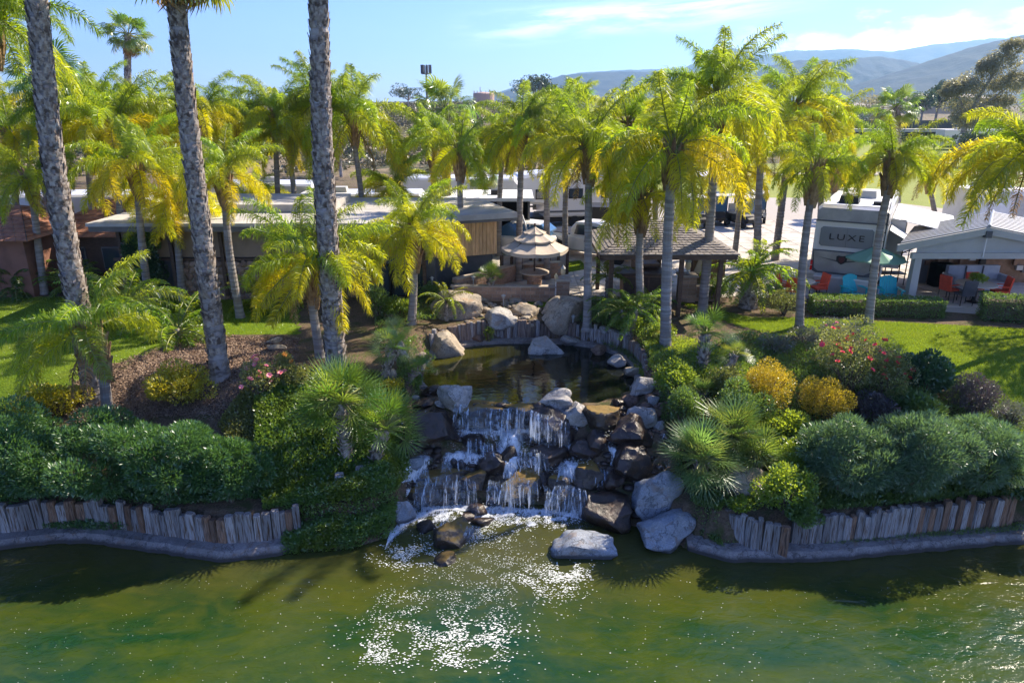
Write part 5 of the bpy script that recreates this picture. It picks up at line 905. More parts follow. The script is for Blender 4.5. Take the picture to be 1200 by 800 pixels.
# shingled roof helper
def shingle_face(b, e0, e1, r0, r1, rows, tab, th=.02):
    e0, e1, r0, r1 = map(Vector, (e0, e1, r0, r1)); nrm = (e1 - e0).cross(r0 - e0 if (r0 - e0).length > .1 else r1 - e0).normalized(); nrm = nrm if nrm.z > 0 else -nrm
    for r in range(rows):
        t0, t1 = r / rows, (r + 1.12) / rows; a, c = e0.lerp(r0, t0), e1.lerp(r1, t0); a2, c2 = e0.lerp(r0, min(1, t1)), e1.lerp(r1, min(1, t1)); L = (c - a).length; n = max(1, round(L / tab))
        for k in range(n):
            g = .012 / max(L, .1); u0, u1 = k / n + g, (k + 1) / n - g; j = th * random.uniform(.7, 1.5); p0, p1, p2, p3 = a.lerp(c, u0) + nrm * (j + .02), a.lerp(c, u1) + nrm * (j + .02), a2.lerp(c2, u1) + nrm * .012, a2.lerp(c2, u0) + nrm * .012
            b.add([p0, p1, p2, p3, a.lerp(c, u0), a.lerp(c, u1)], [(0, 1, 2, 3), (4, 5, 1, 0)])
def hip_roof(root, c, w, d, z, hgt, ridge, mat, rows=9, tab=.45):
    x0, x1, y0, y1 = c[0] - w / 2, c[0] + w / 2, c[1] - d / 2, c[1] + d / 2; ra, rb = (c[0] - ridge / 2, c[1], z + hgt), (c[0] + ridge / 2, c[1], z + hgt); E = [(x0, y0, z), (x1, y0, z), (x1, y1, z), (x0, y1, z)]
    B().add(E + [ra, rb], [(0, 1, 5, 4), (1, 2, 5), (2, 3, 4, 5), (3, 0, 4), (3, 2, 1, 0)]).obj('roof_deck', m_fascia, root); b = B()
    shingle_face(b, E[0], E[1], ra, rb, rows, tab); shingle_face(b, E[1], E[2], rb, rb, rows, tab); shingle_face(b, E[3], E[0], ra, ra, rows, tab); shingle_face(b, E[2], E[3], rb, ra, rows, tab)
    tag(b.obj('shingles', mat, root), kind='stuff')
rh = empty('red_roofed_cabin', PY(132, 29.5), 'cabin with a hipped terracotta shingle roof behind the left palms', 'house'); B().box((0, 2.2, 1.0), (5.0, 4.0, 2.0)).obj('wall', m_dwood, rh); hip_roof(rh, (0, 2.2), 5.9, 5.2, 2.05, 1.25, 1.8, m_terr)
for x in (-1.5, .2, 1.6): w = B().box((x, .18, 1.05), (1.0, .08, 1.0)).obj('window', m_fascia, rh); B().box((x, .12, 1.05), (.88, .05, .88)).obj('pane', m_glass, w)
rh = empty('terracotta_house', PY(-30, 27), 'orange-roofed house cut by the left edge', 'house'); B().box((0, 2.4, 1.15), (4.6, 4.4, 2.3)).obj('wall', M('red_render', (.26, .13, .09), (.20, .10, .07), 2, .9), rh); hip_roof(rh, (0, 2.4), 5.8, 5.6, 2.35, 1.0, 2.0, m_terr)
# patio brick walls
wA, wB = P(530, 352, G), P(652, 353, G)
w1 = empty('brick_garden_wall', wA, 'low tan brick wall along the front of the patio', 'garden wall'); brick_run(w1, wA[:2], wB[:2], G, 4)
w2 = empty('brick_garden_wall', P(532, 348, G), 'low tan brick wall running back along the left of the patio', 'garden wall'); q0, q1 = P(534, 350, G), P(612, 327, G); brick_run(w2, (q0.x, q0.y + .3), q1[:2], G, 5, .4)
w3 = empty('brick_garden_wall', P(634, 327, G), 'short tan brick planter wall behind the round table', 'garden wall'); q0, q1 = P(630, 328, G), P(655, 326, G); brick_run(w3, q0[:2], q1[:2], G, 5, .3)
def pillar(px, py, w, h, label, lamp=None):
    r = empty('brick_pillar', P(px, py, G), label, 'pillar'); rows = int(h / .145); me = B().box((0, 0, 0), (w / 2 - .015, w, .13)).mesh('brick', m_brick); B().box((0, 0, rows * .0725), (w - .03, w - .03, rows * .145 - .01)).obj('mortar_core', m_mortar, r)
    for i in range(rows):
        for s in (-1, 1): link('brick', me, r, loc=(s * w / 4 * (i % 2 == 0), s * w / 4 * (i % 2), .0725 + i * .145), rot=(0, 0, math.pi / 2 * (i % 2)))
    B().box((0, 0, rows * .145 + .035), (w + .14, w + .14, .08), top=.9).obj('coping', m_cap, r); return r, rows * .145 + .075
_, hz = pillar(659, 353, .5, 1.0, 'brick pillar at the right end of the patio wall'); _, hz3 = pillar(621, 327, .55, .8, 'brick pillar behind the round table'); _, hz2 = pillar(803, 352, .62, 1.15, 'brick pillar with a lantern beside the gazebo')
def lantern(loc, label, s=1.0):
    r = empty('lantern', loc, label, 'lantern'); b = B(); b.lathe([(.09 * s, 0), (.05 * s, .04), (.03 * s, .12 * s), (.09 * s, .16 * s)], 10); b.obj('base', m_lgrey, r); B().lathe([(.14 * s, .46 * s), (.10 * s, .52 * s), (.02 * s, .62 * s), (.01, .68 * s)], 10).obj('cap', m_lgrey, r)
    B().lathe([(.08 * s, .165 * s), (.12 * s, .28 * s), (.10 * s, .455 * s)], 10).obj('globe', m_lamp, r)
q = P(803, 352, G); lantern((q.x, q.y, G + hz2), 'amber glass lantern on the pillar by the gazebo', 1.0); q = P(659, 353, G); lantern((q.x, q.y, G + hz), 'lantern on the right patio pillar', .8); q = P(621, 327, G); lantern((q.x, q.y, G + hz3), 'tall lantern on the pillar behind the round table', 1.3)
def path_light(px, py, h, label):
    r = empty('path_light', Pt(px, py), label, 'garden light', 'path lights'); B().tube([(0, 0, -.05), (0, 0, h)], .022, 6).obj('stem', m_lgrey, r); B().lathe([(.05, h), (.05, h + .09), (.10, h + .10), (.02, h + .16)], 8).obj('lamp_head', m_lgrey, r)
for px, py, h, lb in [(590, 359, .32, 'path light before the tan cobbles'), (555, 349, .75, 'tall path light at the left of the brick wall'), (507, 350, .75, 'path light right of the golden-skirted palm'), (734, 408, .4, 'path light in the lime plants'), (671, 394, .55, 'dark path light on the right stakes'), (765, 385, .3, 'path light under the small golden palm'), (484, 378, .25, 'path light at the foot of the golden-skirted palm'), (648, 352, .0, '')]:
    if h: path_light(px, py, h, lb)
lp = empty('pole_light', P(651, 354, G), 'slim white pole light in front of the patio wall', 'pole light'); B().tube([(0, 0, 0), (0, 0, .95)], .03, 6).obj('pole', m_white, lp); B().lathe([(.06, .95), (.08, 1.05), (.02, 1.15)], 8).obj('lamp_head', m_lamp, lp)
sb_ = empty('flagpole', PY(792, 42), 'thin pale flagpole rising through the palms', 'pole'); B().tube([(0, 0, 0), (0, 0, 8.6)], [.07, .04], 8).obj('pole', m_lgrey, sb_); B().lathe([(.07, 8.6), (.05, 8.75), (.0, 8.8)], 8).obj('finial', m_lgrey, sb_)
# round brick table and tiered umbrella
tp = P(626, 343, G); tb_ = empty('round_table', tp, 'round stone-topped table on a brick drum on the patio', 'table'); B().lathe([(.56, .83), (.60, .86), (.60, .90), (.56, .92)], 28).obj('tabletop', m_cap, tb_)
drum = B().lathe([(.27, 0), (.27, .83)], 20).obj('drum_core', m_mortar, tb_); me = B().box((.265, 0, 0), (.06, .155, .12)).mesh('brick', m_brick)
for i in range(6):
    for k in range(11): link('brick', me, tb_, loc=(0, 0, .07 + i * .138), rot=(0, 0, 2 * math.pi * (k + .5 * (i % 2)) / 11))
um = empty('patio_umbrella', (tp.x, tp.y, G + .1), 'three-tiered beige patio umbrella over the round table', 'umbrella'); B().tube([(0, 0, .8), (0, 0, 2.75)], .035, 8).obj('pole', m_dwood, um)
def canopy(root, r0, r1, z0, z1, n, val, mat, name='canopy_tier', sag=.05):
    b = B(); m_ = 6
    for k in range(n):
        a0, a1 = 2 * math.pi * k / n, 2 * math.pi * (k + 1) / n; grid = []
        for i in range(m_ + 1):
            t = i / m_; row = []
            for j in range(5):
                u = j / 4; r = r0 + (r1 - r0) * t; p = Vector((math.cos(a0), math.sin(a0), 0)).lerp(Vector((math.cos(a1), math.sin(a1), 0)), u) * r; row.append((p.x, p.y, z1 + (z0 - z1) * t - sag * 4 * u * (1 - u) * t - .03 * math.sin(t * 3.1)))
            grid.append(row)
        vs = [p for r in grid for p in r]; fs = [(i * 5 + j, i * 5 + j + 1, i * 5 + j + 6, i * 5 + j + 5) for i in range(m_) for j in range(4)]; o = len(vs); vs += [(p[0], p[1], p[2] - val) for p in grid[-1]]; fs += [(m_ * 5 + j, m_ * 5 + j + 1, o + j + 1, o + j) for j in range(4)]; b.add(vs, fs)
    return b.obj(name, mat, root)
canopy(um, .5, 1.36, 1.78, 2.22, 8, .14, m_umb); canopy(um, .28, .85, 2.16, 2.45, 8, .06, m_umb); canopy(um, .02, .46, 2.42, 2.62, 8, .05, m_umb)
b = B(); [b.tube([(0, 0, 2.5), (1.33 * math.cos(a), 1.33 * math.sin(a), 1.74)], .012, 4) for a in [math.pi / 4 * k for k in range(8)]]; b.obj('ribs', m_dwood, um)
# tan panel fence
fa_, fb_ = P(588, 331, G), P(664, 322, G); fr_ = empty('panel_fence', fa_, 'tan panel fence with dark posts behind the patio', 'fence'); dv = fb_ - fa_; ang = math.atan2(dv.y, dv.x); nP = 7; pm = B().box((0, 0, .55), (dv.length / nP - .14, .05, 1.0)).mesh('panel', m_fence); pp = B().box((0, 0, .6), (.12, .12, 1.2)).mesh('post', m_dwood)
for i in range(nP): q = dv * ((i + .5) / nP); link('panel', pm, fr_, loc=(q.x, q.y, 0), rot=(0, 0, ang))
for i in range(nP + 1): q = dv * (i / nP); link('post', pp, fr_, loc=(q.x, q.y, 0), rot=(0, 0, ang))
B().box((0, 0, 0), (dv.length, .1, .06)).obj('rail', m_fence, fr_, loc=(dv.x / 2, dv.y / 2, 1.1), rot=(0, 0, ang))
# planter lawn beside it
lw = [tuple(P(a, b, G)[:2]) for a, b in [(640, 318), (652, 312), (680, 308), (688, 316), (655, 322)]]; b = B(); b.prism(lw, G - .05, G + .12); tag(b.obj('planter_lawn', M('turf', (.11, .19, .015), (.15, .24, .02), 6, .95)), 'small bright lawn island behind the patio', kind='structure')
X_, Y_ = scatter(lw, 6000); Dl = rng.normal(size=(len(X_), 3)) * .5 + (0, 0, 1.2); tag(link('island_grass', np_mesh('island_grass', leaf_arrays(np.stack([X_, Y_, np.full(len(X_), G + .11)], 1), Dl, rng.uniform(.04, .07, len(X_)), .2), 4, L_grass)), 'short grass on the lawn island', 'grass', kind='stuff')
# octagonal gazebo with bar
gc = Vector((5.5, 26.4, G)); gz_ = empty('gazebo', gc, 'open gazebo with a wide hipped brown shingle roof and dark posts', 'gazebo'); ze = 2.36
hip_roof(gz_, (0, 0), 4.9, 4.7, ze, .85, .9, m_shing, 15, .24)
for x, y, lx, ly in ((0, -2.3, 4.75, .08), (0, 2.3, 4.75, .08), (-2.38, 0, .08, 4.5), (2.38, 0, .08, 4.5)): B().box((x, y, ze - .09), (lx, ly, .16)).obj('eave_board', m_dwood, gz_)
for x in (-1.95, .55, 1.95):
    for y in (-1.9, 1.9): B().box((x, y, ze / 2 - .08), (.15, .15, ze - .16)).obj('post', m_dwood, gz_)
bc = P(752, 352, G); br_ = empty('outdoor_bar', bc, 'brown wooden outdoor bar under the gazebo', 'bar counter'); B().box((0, .5, .5), (1.5, .8, 1.0)).obj('cabinet', m_bwood, br_); B().box((-.1, .45, 1.06), (2.0, 1.1, .09)).obj('counter_top', m_dwood, br_); B().box((.35, 1.9, .6), (.7, 2.0, 1.2)).obj('side_cabinet', m_dwood, br_); B().box((.35, 1.9, 1.25), (.9, 2.2, .08)).obj('side_top', m_bwood, br_)
for x in (-.5, 0, .5): B().box((x, .08, .5), (.42, .04, .8)).obj('cabinet_door', m_dwood, br_)
sc_ = empty('screen_panel', P(828, 345, G), 'dark brown screen panel at the right side of the gazebo', 'screen'); B().box((0, 0, .8), (1.3, .08, 1.6)).obj('board', m_bwood, sc_); B().box((-.3, -.06, 1.15), (.5, .05, .6), ry=.3).obj('cream_panel', m_umb, sc_); B().box((0, -.05, 1.6), (1.4, .14, .08)).obj('top_rail', m_dwood, sc_)
w4 = empty('brick_garden_wall', P(815, 352, G), 'low block wall right of the lantern pillar', 'garden wall'); brick_run(w4, P(812, 352, G)[:2], P(842, 352, G)[:2], G, 4, .38)
# ---- vehicles
def rr(x, z0, z1, w0, w1, c=.1): return [(x, -w0 + c, z0), (x, -w0, z0 + c), (x, -(w0 + w1) / 2, (z0 + z1) / 2), (x, -w1, z1 - c), (x, -w1 + c, z1), (x, w1 - c, z1), (x, w1, z1 - c), (x, (w0 + w1) / 2, (z0 + z1) / 2), (x, w0, z0 + c), (x, w0 - c, z0)]
tyre_me = None
def wheel(root, x, y, r=.37, w=.24):
    t = B(); t.lathe([(r * .62, -w / 2), (r * .95, -w / 2), (r, -w / 3), (r, w / 3), (r * .95, w / 2), (r * .62, w / 2)], 20); o = t.obj('wheel', m_tyre, root, loc=(x, y, r), rot=(R(90), 0, 0)); q = B(); q.lathe([(r * .6, -w * .42), (r * .6, w * .42)], 16)
    for k in range(6): a = k * math.pi / 3; q.box((r * .33 * math.cos(a), r * .33 * math.sin(a), 0), (r * .5, .06, w * .95), a)
    q.obj('rim', m_silver, o)
pk = empty('pickup_truck', P(692, 303, G) + Vector((.25, .3, 0)), 'white crew-cab pickup truck parked on the driveway', 'pickup truck', rz=R(-38))
b = B(); b.loft([rr(-2.65, .55, 1.08, .86, .90), rr(-2.6, .42, 1.18, .92, .94), rr(.9, .38, 1.16, .95, .95), rr(1.6, .40, 1.14, .95, .92), rr(2.3, .42, 1.06, .93, .86), rr(2.62, .5, .94, .82, .74)]); b.obj('body', m_gel, pk, smooth=False)
b = B(); b.loft([rr(-.95, 1.08, 1.55, .88, .80, .06), rr(-.75, 1.08, 1.80, .90, .74, .08), rr(.35, 1.08, 1.84, .90, .73, .08), rr(.75, 1.08, 1.76, .90, .74, .08), rr(1.45, 1.08, 1.16, .90, .84, .03)]); b.obj('cab', m_gel, pk)
b = B(); b.add([(.84, -.68, 1.72), (.84, .68, 1.72), (1.42, .80, 1.2), (1.42, -.80, 1.2)], [(0, 1, 2, 3)]); [b.v.__setitem__(i, (v[0] + .03, v[1], v[2] + .035)) for i, v in enumerate(b.v)]; b.obj('windshield', m_blueglass, pk)
for s in (-1, 1):
    B().add([(-.62, s * .795, 1.7), (-.05, s * .79, 1.72), (-.05, s * .915, 1.24), (-.7, s * .91, 1.24)], [(0, 1, 2, 3)]).obj('side_window', m_glass, pk); B().add([(.03, s * .79, 1.72), (.65, s * .80, 1.68), (1.1, s * .905, 1.24), (.03, s * .915, 1.24)], [(0, 1, 2, 3)]).obj('side_window', m_glass, pk)
    B().box((1.05, s * 1.03, 1.3), (.14, .2, .17)).obj('mirror', m_gel, pk); B().box((2.5, s * .66, .86), (.2, .3, .15)).obj('headlight', m_chrome, pk); wheel(pk, 1.75, s * .84); wheel(pk, -1.6, s * .84)
    B().lathe([(.46, -.02), (.46, .02)], 18).obj('wheel_arch', m_black, pk, loc=(1.75, s * .935, .42), rot=(R(90), 0, 0)); B().lathe([(.46, -.02), (.46, .02)], 18).obj('wheel_arch', m_black, pk, loc=(-1.6, s * .945, .42), rot=(R(90), 0, 0)); B().box((-.0, s * .955, .95), (.16, .03, .04)).obj('door_handle', m_black, pk)
B().box((2.6, 0, .78), (.1, .85, .28)).obj('grille', m_black, pk); B().box((2.68, 0, .5), (.16, 1.6, .18), top=.9).obj('bumper', m_silver, pk); B().box((-1.75, 0, 1.19), (1.5, 1.55, .05)).obj('bed', m_black, pk); B().box((2.655, 0, .8), (.02, .5, .06)).obj('grille_bar', m_chrome, pk)
def suv(loc, rz, label, mat, glass):
    s0 = empty('parked_car', loc, label, 'car', rz=rz); b = B(); b.loft([rr(-2.3, .45, .95, .82, .86), rr(-2.2, .32, 1.05, .9, .9), rr(1.2, .3, 1.02, .92, .92), rr(2.1, .35, .88, .9, .8), rr(2.3, .45, .75, .75, .7)]); b.obj('body', mat, s0)
    b = B(); b.loft([rr(-2.0, .98, 1.3, .84, .72, .06), rr(-1.6, .98, 1.62, .85, .66, .07), rr(.1, .98, 1.68, .86, .66, .07), rr(1.2, .98, 1.04, .86, .8, .02)]); b.obj('cab', glass, s0); b = B(); b.loft([rr(-1.5, 1.60, 1.66, .64, .60, .02), rr(.05, 1.66, 1.72, .64, .60, .02)]); b.obj('roof_panel', mat, s0)
    for s in (-1, 1): wheel(s0, 1.4, s * .82, .34); wheel(s0, -1.4, s * .82, .34); B().box((2.2, s * .6, .72), (.12, .3, .12)).obj('headlight', m_chrome, s0); B().box((.75, s * .98, 1.08), (.12, .16, .12)).obj('mirror', mat, s0)
    for x in (-1.0, -.1): B().box((x, 0, 1.32), (.07, 1.62, .66), top=1, topy=.8).obj('pillar', mat, s0)
suv(P(604, 296, G), R(160), 'white car with blue-tinted glass behind the tan fence', m_gel, m_blueglass)
suv(P(585, 287, G) + Vector((-1.2, 1.6, 0)), R(165), 'second pale car farther left behind the tan fence', m_gel, m_blueglass)
def travel_trailer(loc, rz, L, W2, H, label, body=m_gel, nose=False, wins=3, name='travel_trailer', cat='trailer', stripe=None):
    t = empty(name, loc, label, cat, rz=rz); b = B(); h0 = .65
    if nose: secs = [rr(-L / 2, h0, H, W2, W2, .12), rr(L / 2 - 2.0, h0, H, W2, W2, .12), rr(L / 2 - 1.95, 1.45, H, W2, W2, .12), rr(L / 2 - .5, 1.5, H - .15, W2, W2 * .97, .2), rr(L / 2, 1.75, H - .7, W2 * .85, W2 * .8, .2)]
    else: secs = [rr(-L / 2, h0, H, W2, W2, .1), rr(L / 2 - .3, h0, H, W2, W2, .1), rr(L / 2, h0 + .15, H - .35, W2 * .97, W2 * .95, .1)]
    b.loft(secs); b.obj('body', body, t)
    if nose: B().loft([rr(L / 2 - .9, 1.62, H - .3, W2 * .94, W2 * .93, .2), rr(L / 2 - .2, 1.72, H - .45, W2 * .93, W2 * .9, .2), rr(L / 2 + .04, 1.85, H - .8, W2 * .8, W2 * .75, .2)]).obj('nose_cap', m_blueglass, t)
    for s in (-1, 1):
        for k in range(wins): x = -L / 2 + L * (k + .7) / (wins + .6); w = B().box((x, s * (W2 + .012), H * .62), (.9, .05, .6)).obj('window', m_black, t); B().box((x, s * (W2 + .03), H * .62), (.78, .04, .48)).obj('pane', m_glass, w)
        B().box((-L * .05, s * (W2 + .01), h0 + .35), (L * .75, .03, .12)).obj('stripe', stripe or m_dkgrey, t); wheel(t, -.2, s * (W2 - .2), .36); wheel(t, -1.1, s * (W2 - .2), .36)
    for x in (-L * .2, L * .15): B().box((x, 0, H + .12), (.8, .7, .28), top=.85).obj('air_conditioner', m_lgrey, t)
    B().box((0, 0, .5), (L * .8, W2 * 1.6, .35)).obj('chassis', m_black, t); B().box((L * .22, -(W2 + .02), h0 + 1.05), (.65, .05, 1.85)).obj('door', m_lgrey, t); return t
travel_trailer(PY(664, 45), R(190), 7.5, 1.25, 3.35, 'white fifth-wheel trailer with a blue nose behind the pickup', nose=True)
travel_trailer(PY(545, 44), R(-6), 7.0, 1.25, 3.1, 'white trailer with a blue-grey end behind the flat roof', wins=4, stripe=m_blueglass)
travel_trailer(PY(110, 36), R(5), 6.5, 1.25, 3.1, 'white trailer above the red shingled roof', wins=2); travel_trailer(PY(300, 40), R(-4), 8.5, 1.25, 3.2, 'white trailer behind the yellow palms at left', wins=4); travel_trailer(PY(432, 38), R(3), 6.5, 1.25, 2.9, 'white trailer behind the brown house', wins=3)
travel_trailer(PY(1150, 39), R(4), 3.6, 1.2, 3.0, 'plain white box trailer behind the metal-roofed pavilion', wins=0, body=m_white)
travel_trailer(PY(1130, 120), R(0), 9, 1.3, 3.2, 'small distant white trailer at the far side of the field', wins=3)
cp = empty('carport', PY(572, 35.5), 'flat white-roofed carport with a dark interior behind the cedar house end', 'carport'); B().box((0, 1.2, 2.85), (4.6, 3.6, .16)).obj('roof', m_white, cp); B().box((0, 2.7, 1.4), (4.2, .1, 2.7)).obj('back_panel', m_black, cp); B().box((-2.1, 1.2, 1.4), (.1, 3.0, 2.7)).obj('side_panel', m_black, cp); B().box((2.1, 1.6, 1.4), (.1, 2.2, 2.7)).obj('side_panel', m_dkgrey, cp)
b = B(); b.tube([(1.5, -.4, 2.75), (2.1, -.5, 1.0)], .05, 6); b.obj('strut', m_white, cp); B().box((-.3, 1.0, 1.9), (.9, .06, .5), .1).obj('white_sign', m_white, cp); B().box((.4, .9, 3.05), (.5, .4, .22)).obj('vent_box', m_black, cp)
bt = empty('cargo_trailer', PY(712, 40), 'black covered cargo trailer behind the pickup', 'trailer', rz=R(-12)); B().box((0, 0, 1.15), (2.6, 2.0, 1.5), top=.96).obj('cover', m_black, bt); B().box((0, 0, .4), (2.8, 1.9, .12)).obj('deck', m_dkgrey, bt); wheel(bt, 0, .95, .3); wheel(bt, 0, -.95, .3)
def golf_cart(loc, rz, label):
    g = empty('golf_cart', loc, label, 'golf cart', 'golf carts', rz); B().loft([rr(-1.15, .35, .85, .5, .5, .06), rr(-.3, .3, .8, .58, .55, .06), rr(-.25, .3, .42, .58, .58, .04), rr(.4, .3, .42, .58, .58, .04), rr(.5, .3, .85, .58, .5, .06), rr(1.15, .38, .62, .45, .38, .06)]).obj('body', m_black, g)
    B().box((0, 0, 1.92), (2.0, 1.2, .07), top=.92).obj('roof', m_white, g); B().box((-.45, 0, .88), (.5, 1.0, .14)).obj('seat', m_lgrey, g); B().box((-.72, 0, 1.15), (.1, 1.0, .45)).obj('seat_back', m_lgrey, g)
    for x in (-.95, .75):
        for s in (-1, 1): B().tube([(x, s * .5, .75), (x * .95, s * .5, 1.9)], .022, 5).obj('post', m_black, g); wheel(g, .8 if x > 0 else -.75, s * .5, .24, .18)
    B().tube([(.55, .25, .8), (.35, .25, 1.15)], .015, 5).obj('steering_column', m_black, g); B().add([(.72, -.48, .9), (.72, .48, .9), (.68, .48, 1.85), (.68, -.48, 1.85)], [(0, 1, 2, 3)]).obj('windshield', m_blueglass, g)
for px, Y, a, lb in [(812, 44, -80, 'golf cart farthest left in the row, mostly in palm shade'), (838, 45, -95, 'dark golf cart facing the camera behind the gazebo'), (868, 44, -70, 'golf cart right of the tallest trunk with a pale roof'), (886, 46, -110, 'golf cart at the right end of the row')]: golf_cart(PY(px, Y), R(a), lb)
cp = empty('cart_shelter', PY(838, 47), 'open shelter with a pale flat roof over the golf carts', 'shelter'); B().box((0, 0, 2.9), (4.8, 3.2, .18)).obj('roof', m_white, cp); [B().box((x, y, 1.45), (.14, .14, 2.9)).obj('post', m_black, cp) for x in (-2.2, -.7, .8, 2.2) for y in (-1.4, 1.4)]
# ---- luxury trailer, rear end towards us
rv = empty('luxury_trailer', P(985, 345, G), 'large silver and white fifth-wheel trailer seen from its lettered rear end', 'trailer', rz=R(-30)); LW = 1.3
B().loft([[(x, y, z) for x, z in ((-LW, .75), (-LW, 2.9), (-LW + .12, 2.98), (LW - .12, 2.98), (LW, 2.9), (LW, .75))] for y in (0, 7.2)]).obj('body', m_gel, rv)
B().loft([[(x, y, z) for x, z in ((-LW * k, 2.9), (-LW * k, 3.42 - e), (-LW * k + .15, 3.5 - e), (LW * k - .15, 3.5 - e), (LW * k, 3.42 - e), (LW * k, 2.9))] for y, k, e in ((-.02, .98, .06), (.3, 1.01, 0), (7.2, 1.01, 0))]).obj('roof_cap', m_silver, rv); B().box((0, 3.8, 3.5), (2.35, 6.6, .05)).obj('roof_sheet', m_white, rv)
B().box((0, -.03, 2.93), (2.62, .06, .05)).obj('trim_strip', m_dkgrey, rv)
wn = B().loft([[(x, y, z) for x, z in ((-1.08, 2.0), (-1.08, 2.62), (-1.0, 2.7), (.78, 2.7), (.86, 2.62), (.86, 2.0), (.78, 1.92), (-1.0, 1.92))] for y in (-.05, .02)]).obj('rear_window', M('smoked_glass', (.16, .175, .195), rough=.2, spec=.6), rv)
cu = bpy.data.curves.new('lettering', 'FONT'); cu.body = 'LUXE'; cu.size = .40; cu.align_x = 'CENTER'; cu.align_y = 'CENTER'; cu.extrude = .008; cu.space_character = 1.3; cu.materials.append(m_black); _t = bpy.data.objects.new('tmp', cu); C.objects.link(_t); bpy.context.view_layer.update(); _me = bpy.data.meshes.new_from_object(_t.evaluated_get(bpy.context.evaluated_depsgraph_get())); bpy.data.objects.remove(_t); lt = link('lettering', _me); lt.parent = wn; lt.location = (-.1, -.065, 2.31); lt.rotation_euler = (R(90), 0, 0); lt.scale = (1.15, .85, 1)
B().box((-.1, -.055, 2.31), (.012, .012, .76)).obj('window_split', m_dkgrey, wn)
B().loft([[(x, y, z) for x, z in ((-1.22, 1.72), (1.10, 1.72), (.92, 1.02), (.72, .90), (-.98, .90), (-1.14, 1.02))] for y in (-.12, .0)]).obj('lower_fairing', m_silver, rv); B().loft([[(x, y, z) for x, z in ((-1.27, 1.76), (1.28, 1.76), (1.1, .88), (.8, .80), (-1.02, .80), (-1.2, .88))] for y in (-.06, .01)]).obj('fairing_surround', m_dkgrey, rv)
B().add([(-1.1, -.125, 1.5), (-.15, -.125, 1.3), (.8, -.125, 1.5), (-.15, -.125, 1.38)], [(0, 1, 2, 3)]).obj('fairing_crease', m_dkgrey, rv)
sh = [(-.13, 1.60), (-.2, 1.56), (-.19, 1.40), (-.1, 1.30), (0, 1.25), (.1, 1.30), (.19, 1.40), (.2, 1.56), (.13, 1.60), (0, 1.58)]; em = B().loft([[(x - .15, y, z) for x, z in sh] for y in (-.16, -.11)]).obj('shield_emblem', m_black, rv); B().loft([[(x * .55 - .15, y, 1.44 + (z - 1.44) * .7) for x, z in sh] for y in (-.175, -.15)]).obj('shield_inset', M('dark_red', (.07, .012, .014), rough=.4), em)
for z in (1.0, 1.22, 1.44): B().box((1.17, -.09, z), (.18, .08, .18)).obj('tail_light', m_taill, rv); 
for z in (1.0, 1.22): B().box((-1.25, -.09, z), (.08, .08, .18)).obj('tail_light', m_taill, rv)
ld = B(); [ld.tube([(x, -.14, 1.1), (x, -.16, 3.45), (x, .25, 3.75)], .02, 5) for x in (.92, 1.24)]; [ld.tube([(.92, -.15, z), (1.24, -.15, z)], .016, 5) for z in (1.25, 1.6, 1.95, 2.3, 2.65, 3.0, 3.3)]; ld.obj('ladder', m_black, rv)
B().box((0, -.15, .45), (2.1, .9, .62), top=.98).obj('storage_box', m_lgrey, rv); B().box((0, -.15, .79), (2.15, .95, .05)).obj('storage_lid', m_gel, rv); B().box((0, 3.6, .55), (2.2, 7.0, .35)).obj('chassis', m_black, rv); [wheel(rv, s * 1.1, y, .38) for s in (-1, 1) for y in (2.6, 3.6)]
for w_ in [o for o in rv.children if o.name.startswith('wheel')]: w_.rotation_euler = (R(90), 0, R(90))
B().box((1.55, 3.2, 1.9), (.62, 2.6, 2.0)).obj('slide_out', m_lgrey, rv); B().box((1.87, 3.2, 2.1), (.03, 1.3, .8)).obj('slide_window', m_glass, rv); [B().box((x, y, 3.68), (.75, .9, .3), top=.85).obj('air_conditioner', m_black if y < 2 else m_lgrey, rv) for x, y in ((-.3, 1.4), (.2, 3.6))]; B().box((.8, 1.2, 3.58), (.4, .4, .14)).obj('roof_vent', m_black, rv)
aw = B(); aw.add([(1.35, 1.9, 2.95), (1.35, 6.9, 2.95), (3.6, 6.9, 2.55), (3.6, 1.9, 2.55), (1.35, 1.9, 2.92), (1.35, 6.9, 2.92), (3.6, 6.9, 2.52), (3.6, 1.9, 2.52)], [(0, 1, 2, 3), (7, 6, 5, 4), (0, 4, 5, 1), (1, 5, 6, 2), (2, 6, 7, 3), (3, 7, 4, 0)]); aw.obj('awning', m_white, rv); b = B(); [b.tube([(1.36, y, 1.2), (3.5, y, 2.55)], .025, 5) for y in (2.0, 6.8)]; b.obj('awning_arm', m_black, rv)
B().add([(1.36, .3, 2.7), (1.36, 1.8, 2.7), (2.0, 1.8, 2.35), (2.0, .3, 2.35)], [(0, 1, 2, 3)]).obj('window_awning', m_white, rv)
